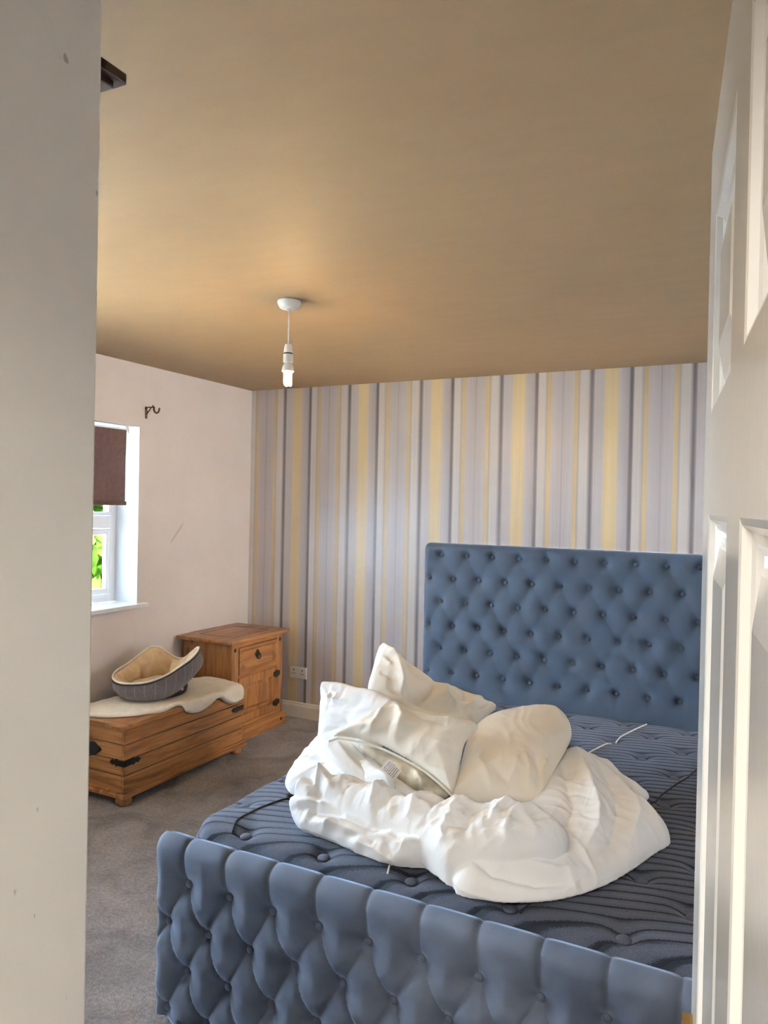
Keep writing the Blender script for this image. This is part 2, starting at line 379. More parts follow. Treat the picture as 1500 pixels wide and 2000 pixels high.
# ---- window in its deep reveal
win = thing('window_1', None, None, (-.22, -1.8, WZ0), kind='structure')
rv = MB().box(-.19, .0005, WY1-.001, WY1+.002, WZ0, WZ1).box(-.19, .0005, WY0-.002, WY0+.001, WZ0, WZ1).box(-.19, .0005, WY0, WY1, WZ1-.001, WZ1+.002)
link('reveal_lining', rv, 'reveal', win)
fr = MB(); fx0, fx1 = -.25, -.19
fr.box(fx0+.001, fx1-.0012, WY0+.01, WY1-.01, WZ0, WZ0+.055, .003).box(fx0+.001, fx1-.0012, WY0+.01, WY1-.01, WZ1-.055, WZ1, .003).box(fx0, fx1, WY1-.055, WY1, WZ0, WZ1, .003).box(fx0, fx1, WY0, WY0+.055, WZ0, WZ1, .003)
fr.box(fx0+.001, fx1-.001, WY0+.05, WY1-.05, 1.405, 1.490, .003).box(fx0+.001, fx1-.001, -1.84, -1.76, WZ0+.05, WZ1-.05, .003)
link('window_frame', fr, 'upvc', win)
for (a, b_, c_, d_) in ((-1.76, WY1-.055, WZ0+.055, 1.405), (WY0+.055, -1.84, WZ0+.055, 1.405), (-1.76, WY1-.055, 1.490, WZ1-.055), (WY0+.055, -1.84, 1.490, WZ1-.055)):
    e_ = .040 if c_ < 1.2 else .022
    s_ = MB().rings(a, b_, c_, d_, [(0, 0), (0, .012), (.008, .016), (e_*.45, .016), (e_*.55, .010), (e_*.9, .010), (e_, -.004)], lambda u, z, d: (-.19+d, u, z), False)
    so = link('sash', s_, 'upvc', win)
    link('pane', MB().box(-.201, -.197, a+e_*.9, b_-e_*.9, c_+e_*.9, d_-e_*.9), 'glass', win, so)
win_added_left = thing('window_added_left', None, None, (-.22, -3.25, WZ0), kind='structure')  # unseen window, added to let fill light in from the left
fr = MB(); a_, b_ = -3.75, -2.75
fr.box(fx0, fx1, a_, b_, WZ0-.03, WZ0+.055, .003).box(fx0, fx1, a_, b_, WZ1-.055, WZ1, .003).box(fx0, fx1, b_-.055, b_, WZ0, WZ1, .003).box(fx0, fx1, a_, a_+.055, WZ0, WZ1, .003).box(fx0, fx1, a_+.05, b_-.05, 1.405, 1.490, .003)
link('window_frame', fr, 'upvc', win_added_left)
for c_, d_ in ((WZ0+.055, 1.405), (1.490, WZ1-.055)):
    link('pane', MB().box(-.201, -.197, a_+.055, b_-.055, c_, d_), 'glass', win_added_left)
win_added_right = thing('window_added_right', None, None, (RX+.12, -.62, .9), kind='structure')  # unseen window, added so light reaches the left wall past the headboard
fr = MB(); a_, b_ = -1.1, -.15; g0, g1 = RX+.10, RX+.16
fr.box(g0, g1, a_, b_, .9, .955, .003).box(g0, g1, a_, b_, 1.995, 2.05, .003).box(g0, g1, b_-.055, b_, .9, 2.05, .003).box(g0, g1, a_, a_+.055, .9, 2.05, .003).box(g0, g1, -.65, -.59, .95, 2.0, .003)
link('window_frame', fr, 'upvc', win_added_right)
for c_, d_ in ((a_+.055, -.65), (-.59, b_-.055)): link('pane', MB().box(RX+.128, RX+.132, c_, d_, .955, 1.995), 'glass', win_added_right)
struct('trim_3', MB().box(-.19, .035, -3.82, -2.68, WZ0-.028, WZ0, .006, 3), 'upvc')  # sill of the added left window
struct('trim_2', MB().box(-.19, .035, WY0-.05, WY1+.072, WZ0-.028, WZ0, .006, 3), 'upvc')
# ---- garden outside
gr = struct('ground', MB().box(-16, -.31, -8, 12, -.5, -.4), 'grass')
rng = np.random.default_rng(5)
def bush(cx, cy, r, hgt, n, label):
    root = thing('garden_tree', label, 'tree', (cx, cy, -.4), group='trees in the garden')
    V = []; F = []
    for i in range(n):
        d = rng.normal(size=3); d /= np.linalg.norm(d); q = np.array([cx, cy, hgt])+d*np.array([r, r, r*1.1])*(.55+.45*rng.random())
        a = rng.normal(size=3); a /= np.linalg.norm(a); b_ = np.cross(a, d+rng.normal(size=3)*.4); b_ /= np.linalg.norm(b_); s = .12+.09*rng.random()
        o = len(V); V += [q-a*s, q+b_*s*.45, q+a*s, q-b_*s*.45]; F.append((o, o+1, o+2, o+3))
    link('foliage', MB().add(V, F), 'leaf', root, fixn=False)
    link('trunk', MB().tube([(cx, cy, -.42), (cx+.05, cy, hgt*.4), (cx, cy+.05, hgt)], [.12, .09, .05]), 'bark', root)
bush(-4.3, 2.2, 1.35, .95, 3400, 'leafy garden tree seen through the lower window pane')
bush(-6.4, 4.9, 1.9, 2.2, 2600, 'taller leafy garden tree seen further back beyond the window')
# ================================================================ DOOR
ED = Vector((3.457, -3.748)); DD = Vector((-.106, .994)).normalized(); DW = .762
hg = ED-DD*DW; rzd = math.atan2(DD.y, DD.x)
door = thing('door_1', None, None, (hg.x, hg.y, .008), rzd, kind='structure')
def dpt(s, z, d):   # s measured from the free edge back to the hinge, d out of the room face
    q = ED-DD*s; nn = Vector((-DD.y, DD.x)); return (q.x+nn.x*d, q.y+nn.y*d, z)
pan = [(.105, .335, 1.685, 1.880), (.427, .657, 1.685, 1.880), (.105, .335, 1.000, 1.587), (.427, .657, 1.000, 1.587), (.105, .335, .22, .86), (.427, .657, .22, .86)]
leaf = MB(); su = sorted({0., DW, *[q for p_ in pan for q in p_[:2]]}); sz = sorted({.008, 1.985, *[q for p_ in pan for q in p_[2:]]})
for side, sg in ((0, 1), (-.035, -1)):
    for i in range(len(su)-1):
        for j in range(len(sz)-1):
            if any(abs(su[i]-p_[0]) < 1e-6 and abs(sz[j]-p_[2]) < 1e-6 for p_ in pan): continue
            leaf.add([dpt(su[i], sz[j], side), dpt(su[i+1], sz[j], side), dpt(su[i+1], sz[j+1], side), dpt(su[i], sz[j+1], side)], [(0, 1, 2, 3)])
    for p_ in pan:
        leaf.rings(*p_, [(0, 0), (.004, -.001), (.008, -.006), (.014, -.0075), (.020, -.011), (.026, -.011), (.030, -.0085), (.052, -.003), (.056, -.002)], lambda u, z, d, side=side, sg=sg: dpt(u, z, side+sg*d))
for a, b_ in (((0, .008), (0, 1.985)), ((0, 1.985), (DW, 1.985)), ((DW, 1.985), (DW, .008)), ((DW, .008), (0, .008))):
    leaf.add([dpt(*a, 0), dpt(*b_, 0), dpt(*b_, -.035), dpt(*a, -.035)], [(0, 1, 2, 3)])
link('door_leaf', leaf, 'gloss', door)
hp = MB()
def dbox(mb, s0, s1, z0, z1, d0, d1):
    mb.add([dpt(s, z, d) for s in (s0, s1) for z in (z0, z1) for d in (d0, d1)], [(0, 1, 3, 2), (4, 6, 7, 5), (0, 4, 5, 1), (2, 3, 7, 6), (0, 2, 6, 4), (1, 5, 7, 3)])
dbox(hp, .030, .072, .860, 1.049, 0, .0105)
hnd = link('door_handle', hp, 'brass', door); hnd['label'] = 'aged brass handle plate near the free edge'
hl = MB(); hl.tube([dpt(.051, .98, .008), dpt(.051, .98, .028), dpt(.06, .98, .032), dpt(.155, .975, .032)], [.009, .008, .008, .006], 10)
link('lever', hl, 'brass', door, hnd, smooth=1)
link('screw', MB().lathe([(.0, 0), (.0032, .0), (.0032, .0012), (0, .0018)], dpt(.0722, 1.028, .0055), 'y', 10), 'brass', door, hnd)
# ================================================================ PENDANT LAMP
PX, PY = 1.707, -2.009
pend = thing('pendant_lamp', 'bare lit low energy bulb hanging from white ceiling rose', 'lamp', (PX, PY, H))
link('ceiling_rose', MB().lathe([(.0, 0), (.038, 0), (.050, -.001), (.050, -.010), (.040, -.030), (.034, -.033), (.008, -.033), (.007, -.044), (0, -.044)][1:-1], (PX, PY, H), n=36), 'white_plastic', pend, smooth=35)
link('cord', MB().tube([(PX, PY, H-.04), (PX+.001, PY, H-.1), (PX, PY, H-.19)], .0032), 'white_plastic', pend, smooth=1)
hz = H-.183
link('bulb_holder', MB().lathe([(.006, 0), (.014, -.001), (.0165, -.012), (.0195, -.034), (.0195, -.037)], (PX, PY, hz), n=28), 'white_plastic', pend, smooth=35)
link('holder_slot', MB().lathe([(.017, 0), (.0185, 0), (.0185, -.006), (.017, -.006)], (PX, PY, hz-.037), n=28), 'dark', pend)
link('holder_skirt', MB().lathe([(.017, 0), (.0205, -.001), (.021, -.034), (.018, -.036), (.010, -.036)], (PX, PY, hz-.043), n=28), 'white_plastic', pend, smooth=35)
bb = link('bulb_base', MB().lathe([(.012, .004), (.015, 0), (.022, -.012), (.026, -.030), (.026, -.036), (.020, -.040)], (PX, PY, hz-.080), n=28), 'white_plastic', pend, smooth=35)
tb = MB(); zt_ = hz-.118
for k in range(3):
    a = k*2*PI/3+.5; ca, sa = math.cos(a)*.011, math.sin(a)*.011; tx, ty = -math.sin(a)*.006, math.cos(a)*.006
    tb.tube([(PX+ca+tx, PY+sa+ty, zt_), (PX+ca+tx, PY+sa+ty, zt_-.046), (PX+ca+tx*.7, PY+sa+ty*.7, zt_-.052), (PX+ca, PY+sa, zt_-.055), (PX+ca-tx*.7, PY+sa-ty*.7, zt_-.052), (PX+ca-tx, PY+sa-ty, zt_-.046), (PX+ca-tx, PY+sa-ty, zt_)], .0058, 10)
link('bulb_tube', tb, 'glow', pend, smooth=1)
# ================================================================ BLIND, BRACKET, SOCKET, WARDROBE
bl = thing('roller_blind', 'dark brown roller blind half covering the window', 'blind', (-.05, -1.8, 2.04))
V = []; F = []; ny, nz = 60, 26
for j in range(nz+1):
    for i in range(ny+1):
        y = -2.40+1.185*i/ny; z = 2.028-.462*j/nz; V.append((-.05+.0018*math.sin(y*40+z*6)+.001*math.sin(z*17+y*11), y, z))
off = len(V); V += [(x-.002, y, z) for x, y, z in V]
for j in range(nz):
    for i in range(ny):
        a = j*(ny+1)+i; F.append((a, a+1, a+ny+2, a+ny+1)); F.append((off+a, off+a+ny+1, off+a+ny+2, off+a+1))
link('blind_fabric', MB().add(V, F), 'blind', bl, smooth=1)
link('bottom_bar', MB().box(-.056, -.044, -2.405, -1.207, 1.556, 1.580, .004), 'blind', bl)
link('roller', MB().lathe([(.016, 0), (.016, 1.2)], (-.070, -2.41, 2.024), 'y', 20), 'upvc', bl, smooth=35)
link('bracket', MB().box(-.095, -.040, -1.207, -1.200, 2.010, 2.054, .002).box(-.095, -.040, -1.222, -1.200, 2.049, 2.055, .001), 'white_plastic', bl)
cb = thing('curtain_bracket', 'bronze curtain pole bracket on the wall above the window corner', 'bracket', (0, -1.10, 2.15))
link('wall_plate', MB().box(0, .004, -1.110, -1.090, 2.112, 2.188, .0015), 'bronze', cb)
link('arm', MB().tube([(.002, -1.10, 2.183), (.055, -1.10, 2.183), (.070, -1.10, 2.178)], .0045).tube([(.003, -1.10, 2.140), (.045, -1.10, 2.181)], .0035), 'bronze', cb, smooth=1)
link('cup', MB().tube([(.068, -1.10, 2.186), (.066, -1.10, 2.166), (.074, -1.10, 2.150), (.090, -1.10, 2.143), (.106, -1.10, 2.150), (.113, -1.10, 2.166), (.112, -1.10, 2.176)], [.005, .006, .006, .006, .006, .006, .005]).lathe([(.0, 0), (.004, 0), (.005, .006), (0, .010)], (.058, -1.10, 2.187), 'z', 12), 'bronze', cb, smooth=1)
sk = thing('wall_socket', 'white double electrical socket on striped wall beside the nightstand', 'socket', (.478, 0, .332))
pl = link('socket_plate', MB().box(.405, .551, -.010, .0, .289, .375, .004, 3), 'white_plastic', sk, smooth=40)
for cx in (.441, .515):
    link('pin_holes', MB().box(cx-.004, cx+.004, -.0105, -.0095, .345, .356).box(cx-.0145, cx-.0065, -.0105, -.0095, .322, .327).box(cx+.0065, cx+.0145, -.0105, -.0095, .322, .327), 'dark', sk, pl)
    sx = cx+(-.022 if cx < .478 else .022)
    link('rocker_switch', MB().box(sx-.005, sx+.005, -.0135, -.0095, .336, .354, .0015), 'white_plastic', sk, pl)
wd = thing('wardrobe', 'tall wardrobe behind the partition, only its dark cornice corner showing', 'wardrobe', (2.1, -4.1, 0))
link('body', MB().box(1.62, 2.47, -4.48, -3.78, .06, 2.270, .003), 'reveal', wd)
link('plinth', MB().box(1.64, 2.45, -4.46, -3.80, 0, .06), 'darkwood', wd)
link('cornice', MB().box(1.58, 2.526, -4.49, -3.704, 2.302, 2.322, .003).box(1.60, 2.515, -4.49, -3.722, 2.290, 2.303, .002), 'darkwood', wd)
link('under_moulding', MB().box(1.61, 2.497, -4.48, -3.745, 2.262, 2.2915, .002), 'reveal', wd)
for x0, x1, hx in ((1.63, 2.043, 2.01), (2.047, 2.46, 2.08)):
    dd = link('door', MB().box(x0, x1, -3.782, -3.766, .08, 2.245, .002), 'reveal', wd)
    link('handle', MB().tube([(hx, -3.766, 1.0), (hx, -3.745, 1.0), (hx, -3.745, 1.12), (hx, -3.766, 1.12)], .005), 'bronze', wd, dd)
# ================================================================ NIGHTSTAND
ns = thing('nightstand', 'waxed pine bedside cabinet with black iron fittings in the corner', 'nightstand', (.26, -.482, 0))
ny0, ny1, nx1 = -.772, -.192, .462
link('cabinet_side', MB().box(.05, nx1-.018, ny0, ny0+.018, .085, .662), 'pine_z', ns)
link('cabinet_side', MB().box(.05, nx1-.018, ny1-.018, ny1, .085, .662), 'pine_z', ns)
link('back_panel', MB().box(.045, .055, ny0, ny1, .085, .662), 'pine_z', ns)
link('face_stile', MB().box(nx1-.02, nx1, ny0, ny0+.072, .085, .662, .0015), 'pine_z', ns)
link('face_stile', MB().box(nx1-.02, nx1, ny1-.072, ny1, .085, .662, .0015), 'pine_z', ns)
for z0_, z1_ in ((.628, .662), (.425, .437), (.085, .112)):
    link('face_rail', MB().box(nx1-.02, nx1-.001, ny0+.07, ny1-.07, z0_, z1_), 'pine_y', ns)
top = MB().box(.022, nx1+.034, ny0-.040, ny1+.040, .662, .684, .005, 3)
tp = link('top', top, 'pine_y', ns, smooth=30)
link('top_groove', MB().rings(.11, .40, ny0+.09, ny1-.09, [(0, 0), (.0035, 0), (.0035, .0006), (0, .0006), (0, 0)], lambda u, v, d: (u, v, .6841+d), False), 'dark', ns, tp)
link('plinth', MB().box(.04, nx1+.022, ny0-.022, ny1+.022, 0, .082, .004).box(.04, nx1+.014, ny0-.014, ny1+.014, .082, .090, .003), 'pine_y', ns)
link('inner_carcass', MB().box(.06, nx1-.022, ny0+.01, ny1-.01, .09, .66), 'dark', ns)
dy0, dy1 = ny0+.078, ny1-.078
dr = link('drawer', MB().rings(dy0, dy1, .441, .624, [(0, -.015), (0, .002), (.002, .005), (.020, .005), (.034, -.010), (.036, -.010)], lambda u, z, d: (nx1+d, u, z)), 'pine_y', ns)
cy = (dy0+dy1)/2
rp = link('ring_pull', MB().prism([(cy+.026*math.cos(a)*(.65+.28*abs(math.cos(2*a))), .552+.030*math.sin(a)*(.75+.25*abs(math.cos(2*a)))) for a in np.linspace(0, 2*PI, 32, endpoint=False)], nx1-.012, nx1-.004, lambda a, b, h: (h, a, b)), 'iron', ns, dr)
link('ring', MB().tube([(nx1+.006+.003*math.sin(a), cy+.017*math.sin(a), .536+.019*math.cos(a)) for a in np.linspace(0, 2*PI, 20)], .0032, 6), 'iron', ns, rp if False else dr)
cd = link('cabinet_door', MB().rings(dy0, dy1, .116, .421, [(0, -.015), (0, .002), (.002, .003), (.052, .003), (.060, -.012), (.070, -.012), (.092, .000), (.094, .000)], lambda u, z, d: (nx1+d, u, z)), 'pine_z', ns)
def ornate(y, z, w_, h_, x):
    return MB().prism([(y+w_*p, z+h_*q) for p, q in ((-1, .15), (-.8, .75), (-.45, .5), (-.25, 1), (.25, 1), (.45, .5), (.8, .75), (1, .15), (1, -.15), (.8, -.75), (.45, -.5), (.25, -1), (-.25, -1), (-.45, -.5), (-.8, -.75), (-1, -.15))], x, x+.0035, lambda a, b, h: (h, a, b))
for hz_ in (.375, .170):
    link('hinge', ornate(dy1+.004, hz_, .040, .026, nx1+.0025), 'iron', ns, cd)
for y_ in (ny0+.036, ny1-.036):
    link('iron_stud', MB().lathe([(.0135, 0), (.0135, .002), (.009, .006), (.003, .008)], (nx1-.001, y_, .615), 'x', 16), 'iron', ns, smooth=30)
    link('iron_stud', MB().lathe([(.0115, 0), (.0115, .002), (.008, .005), (.003, .006)], (nx1+.021, y_, .045), 'x', 16), 'iron', ns, smooth=30)
# ================================================================ BLANKET CHEST
tr = thing('blanket_chest', 'long waxed pine blanket chest with black iron straps under the window', 'chest', (.39, -1.33, 0))
tx0, tx1, ty0, ty1 = .165, .612, -1.826, -.840
link('chest_carcass', MB().box(tx0, tx1-.010, ty0+.006, ty1-.006, .075, .395), 'dark', tr)
wb = MB()
planks = [.078, .158, .238, .318, .396]
for a, b_ in zip(planks[:-1], planks[1:]):
    wb.box(tx1-.016, tx1, ty0, ty1, a+.0022, b_-.0022, .003)
ch = link('chest_front', wb, 'pine_y', tr)
for e0, e1 in ((ty0, ty0+.014), (ty1-.014, ty1)):
    we = MB()
    for a, b_ in zip(planks[:-1], planks[1:]): we.box(tx0, tx1-.0165, e0, e1, a+.0022, b_-.0022, .003)
    link('chest_end', we, 'pine_x', tr)
link('plinth', MB().box(tx0-.006, tx1+.022, ty0-.022, ty1+.022, .045, .068, .006, 3).box(tx0-.003, tx1+.012, ty0-.012, ty1+.012, .068, .080, .004), 'pine_y', tr, smooth=35)
for fx, fy in ((tx1-.03, ty0+.03), (tx1-.03, ty1-.03), (tx0+.03, ty0+.03), (tx0+.03, ty1-.03)):
    link('bun_foot', MB().lathe([(.030, 0), (.040, .008), (.044, .022), (.040, .038), (.034, .046)], (fx, fy, 0), n=24), 'pine_y', tr, smooth=1)
lid = MB().box(.300, tx1+.010, ty0-.012, ty1+.012, .410, .4225, .003).box(tx0-.01, .296, ty0-.012, ty1+.012, .410, .4225, .003).box(tx0, tx1+.003, ty0-.004, ty1+.004, .396, .4105, .002)
ld = link('lid', lid, 'pine_y', tr)
for e0, e1 in ((ty0-.014, ty0+.050), (ty1-.05, ty1+.014)):
    link('lid_end_batten', MB().box(tx0-.01, tx1+.012, e0, e1, .4105, .4235, .003), 'pine_x', tr, ld)
def arrow(c, z, w_, h_):     # spear-shaped strap outline
    return [(c, z-h_*.75), (c+w_*.45, z-h_*.7), (c+w_*.55, z-h_), (c+w_*.68, z-h_*.45), (c+w_*.82, z-h_*.75), (c+w_, z), (c+w_*.82, z+h_*.75), (c+w_*.68, z+h_*.45), (c+w_*.55, z+h_), (c+w_*.45, z+h_*.7), (c, z+h_*.75)]
for yc, sg in ((ty0, 1), (ty1, -1)):
    for z_ in (.222,) if sg == 1 else (.290,):
        m_ = MB().prism([(a, b) for a, b in arrow(yc, z_, .115*sg, .021)], tx1, tx1+.003, lambda a, b, h: (h, a, b))
        m_.prism([(a, b) for a, b in arrow(tx1+.003, z_, -.105, .021)], yc, yc-.003*sg, lambda a, b, h: (a, h, b))
        link('corner_strap', m_, 'iron', tr)
hm = MB().prism([(.385+.062*math.cos(a)*(.75+.25*abs(math.cos(2*a))), .272+.034*math.sin(a)*(.75+.25*abs(math.cos(2*a)))) for a in np.linspace(0, 2*PI, 36, endpoint=False)], ty0-.004, ty0, lambda a, b, h: (a, h, b))
hm.tube([(.340, ty0-.004, .278), (.345, ty0-.018, .250), (.385, ty0-.024, .240), (.425, ty0-.018, .250), (.430, ty0-.004, .278)], .005)
link('end_handle', hm, 'iron', tr)
link('lid_hinge', MB().prism([(.405, -1.475), (.48, -1.478), (.500, -1.465), (.520, -1.455), (.500, -1.445), (.48, -1.432), (.405, -1.435)], .4225, .4255, lambda a, b, h: (a, b, h)), 'iron', tr, ld)
# ================================================================ FLEECE RUG on the chest
def inside(px, py, poly):
    c = np.zeros(px.shape, bool); n = len(poly)
    for i in range(n):
        x0, y0 = poly[i]; x1, y1 = poly[(i+1) % n]
        k = (y0 > py) != (y1 > py); xx = (x1-x0)*(py-y0)/((y1-y0) if y1 != y0 else 1e-9)+x0
        c ^= k & (px < xx)
    return c
def polydist(px, py, poly, closed=True):
    d = np.full(px.shape, 1e9); bx = np.zeros(px.shape); by = np.zeros(px.shape); n = len(poly)
    for i in range(n if closed else n-1):
        x0, y0 = poly[i]; x1, y1 = poly[(i+1) % n]; dx, dy = x1-x0, y1-y0; L2 = dx*dx+dy*dy+1e-12
        t = np.clip(((px-x0)*dx+(py-y0)*dy)/L2, 0, 1); qx = x0+t*dx; qy = y0+t*dy; e = np.hypot(px-qx, py-qy)
        k = e < d; d[k] = e[k]; bx[k] = qx[k]; by[k] = qy[k]
    return d, bx, by
def smooth_poly(poly, n=2):
    P = [tuple(p) for p in poly]
    for _ in range(n):
        Q = []
        for i in range(len(P)):
            a = P[i]; b = P[(i+1) % len(P)]
            Q += [(a[0]*.78+b[0]*.22, a[1]*.78+b[1]*.22), (a[0]*.22+b[0]*.78, a[1]*.22+b[1]*.78)]
        P = Q
    return P
def lobe_grid(poly, h):
    """cells of a regular grid inside the outline, rim vertices moved onto the outline"""
    P = np.array(poly); x0, y0 = P.min(0)-2*h; x1, y1 = P.max(0)+2*h
    nx = int((x1-x0)/h)+2; ny_ = int((y1-y0)/h)+2
    gx, gy = np.meshgrid(x0+np.arange(nx)*h, y0+np.arange(ny_)*h)
    ins = inside(gx, gy, poly); d, bx, by = polydist(gx, gy, poly)
    use = ins | (d < h*.55)
    cell = use[:-1, :-1] & use[1:, :-1] & use[:-1, 1:] & use[1:, 1:]
    vm = np.zeros(use.shape, bool); vm[:-1, :-1] |= cell; vm[1:, :-1] |= cell; vm[:-1, 1:] |= cell; vm[1:, 1:] |= cell
    lab = np.arange(use.size).reshape(use.shape)*vm          # keep only the largest connected patch
    for _ in range(4000):
        nw = lab.copy()
        for sl, sr in (((slice(None, -1), slice(None)), (slice(1, None), slice(None))), ((slice(None), slice(None, -1)), (slice(None), slice(1, None)))):
            both = vm[sl] & vm[sr]; m2 = np.where(both, np.maximum(nw[sl], nw[sr]), 0)
            nw[sl] = np.maximum(nw[sl], m2); nw[sr] = np.maximum(nw[sr], m2)
        if (nw == lab).all(): break
        lab = nw
    ids, cn = np.unique(lab[vm], return_counts=True); big = ids[cn.argmax()]
    vm &= lab == big; cell &= vm[:-1, :-1]
    full = np.ones(use.shape, bool); full[:] = False
    full[1:-1, 1:-1] = cell[:-1, :-1] & cell[1:, :-1] & cell[:-1, 1:] & cell[1:, 1:]
    rim = vm & ~full
    gx = gx.copy(); gy = gy.copy(); gx[rim] = bx[rim]; gy[rim] = by[rim]; d = np.where(rim, 0, d)
    idx = -np.ones(use.shape, int); idx[vm] = np.arange(vm.sum())
    jj, ii = np.nonzero(cell)
    F = np.stack([idx[jj, ii], idx[jj, ii+1], idx[jj+1, ii+1], idx[jj+1, ii]], 1)
    return gx[vm], gy[vm], d[vm], rim[vm], F
RUG = [[0.172, -1.7592], [0.172, -1.5711], [0.172, -1.4376], [0.172, -1.1662], [0.2681, -0.8289], [0.371, -0.7987], [0.5338, -0.83], [0.6251, -0.869], [0.6706, -0.8664], [0.7018, -0.8862], [0.7048, -0.9726], [0.6808, -1.0375], [0.6387, -1.0871], [0.6376, -1.1204], [0.6669, -1.1939], [0.6823, -1.2702], [0.6736, -1.3447], [0.6429, -1.4009], [0.6021, -1.4046], [0.5876, -1.4261], [0.606, -1.5118], [0.606, -1.5729], [0.5709, -1.6181], [0.5141, -1.7099], [0.4256, -1.7857], [0.3307, -1.8203], [0.1793, -1.83]]
ru, rv_, rd, rrim, RF = lobe_grid(smooth_poly(RUG, 2), .0085)
th = .020*np.sqrt(1-(1-np.clip(rd/.022, 0, 1))**2)+.004*(hashn(ru*60, rv_*60)-.5)*(rd > .008)+.006*(hashn(ru*13, rv_*13, 3)-.3)
EX, TZ = tx1+.014, .4245
def rug_pt(u, v, t):
    r = .02; 
    s = np.clip(u-(EX-r), 0, None); ang = np.clip(s/r, 0, PI/2*.96); ext = np.clip(s-r*PI/2*.96, 0, None)
    x = np.minimum(u, EX-r)+(r+t)*np.sin(ang)+ext*np.cos(PI/2*.96); z = TZ-r+(r+t)*np.cos(ang)-ext*np.sin(PI/2*.96)
    return np.stack([x, v, z], 1)
Vt = rug_pt(ru, rv_, np.maximum(th, 0.001)); Vb = rug_pt(ru, rv_, 0*th)
nV = len(Vt); bi = np.where(rrim, np.arange(nV), np.arange(nV)+nV)
Vall = np.concatenate([Vt, Vb]); Fb = bi[RF][:, ::-1]
rg = link('fleece_rug', MB().add(Vall.tolist(), np.concatenate([RF, Fb]).tolist()), 'fleece', smooth=1)
tag(rg, 'cream fleece rug draped over the pine chest under the dog bed', 'rug')
# ================================================================ DOG BED
db = thing('dog_bed', 'round grey tweed dog bed with beige plush lining tipped on the chest', 'dog bed', (.36, -1.335, .446))
cx, cy, cz = .355, -1.335, .450
na = 96; A = np.linspace(0, 2*PI, na, endpoint=False)      # angle 0 = towards +Y (right in the photo), PI/2 = towards the wall
RA = [0, .3, .95, 1.57, 2.46, 3.2, 3.8, 4.25, 4.7, 5.25, 5.73, 6.05, 2*PI]; RH = [.165, .135, .245, .150, .112, .108, .116, .150, .200, .238, .246, .215, .165]
def rimh(a):
    a = np.mod(np.asarray(a, float), 2*PI)
    return sum(np.interp(np.mod(a+k, 2*PI), RA, RH) for k in (-.16, -.08, 0, .08, .16))/5
def ang(a, r, z, ex=1.0):
    return (cx-r*np.sin(a)*.80*ex, cy+r*np.cos(a)*ex, cz+z)
def ring_surf(prof, uvs=True):
    V = []; UV = []; F = []
    for j, fn in enumerate(prof):
        r, z = fn(A); x, y, zz = ang(A, r, z); V += list(zip(x, y, zz)); UV += [(a/(2*PI), j/len(prof)) for a in A]
    for j in range(len(prof)-1):
        for k in range(na): F.append((j*na+k, j*na+(k+1) % na, (j+1)*na+(k+1) % na, (j+1)*na+k))
    return V, F, UV
lift = lambda a: .060*np.clip(np.cos(a+.75), 0, 1)**2
puff = lambda a: 1+.018*np.abs(np.sin(a*3.5))+.010*(hashn(a*6, a*0, 2)-.5)
outer = []
for t in np.linspace(0, 1, 16):
    outer.append(lambda a, t=t: ((.185+.075*math.sin(PI*min(1, t*1.15+.12)*.62)+.012*t+.034*np.exp(-((np.mod(a+.45+PI, 2*PI)-PI)/.6)**2)*math.sin(PI*t)**.8)*puff(a), lift(a)+.004+(rimh(a)-lift(a))*t**1.05))
V, F, UV = ring_surf(outer)
link('outer_wall', MB().add(V, F), 'tweed', db, smooth=1, uv=UV)
inner = []
for t in np.linspace(0, 1, 16):
    inner.append(lambda a, t=t: ((.268-.022*t-.085*math.sin(PI*t*.75)*(1-.45*np.exp(-((np.mod(a, .9)-.45)/.10)**2)))*(1-.02*(t > .3)), rimh(a)+.012*math.sin(PI*min(1, t*3))-(rimh(a)-.03)*t**1.4))
V, F, UV = ring_surf(inner)
link('plush_lining', MB().add(V, F), 'plush', db, smooth=1)
link('piping', MB().tube([ang(a, .270*float(puff(a)), float(rimh(a))-.002) for a in list(A)+[A[0]]], .0045, 8), 'rubber', db, smooth=1)
link('rim_trim', MB().tube([ang(a, .2655*float(puff(a)), float(rimh(a))+.007) for a in list(A)+[A[0]]], .0062, 8), 'fleece', db, smooth=1)
cu = MB().lathe([(.001, .075), (.08, .078), (.135, .075), (.170, .060), (.185, .035), (.17, .02)], (0, 0, 0), n=64)
cu.v = [(cx-y*.80, cy+x, cz+z+.012*math.sin(x*30)*math.sin(y*26)+.06*max(0, x)*.6) for x, y, z in cu.v]
link('cushion', cu, 'plush', db, smooth=1)
bs_ = MB().lathe([(.16, .0), (.192, .004), (.200, .03), (.196, .06), (.15, .062)], (0, 0, 0), n=64); bs_.v = [(cx-y*.80, cy+x, cz+z) for x, y, z in bs_.v]
link('base', bs_, 'rubber', db, smooth=1)
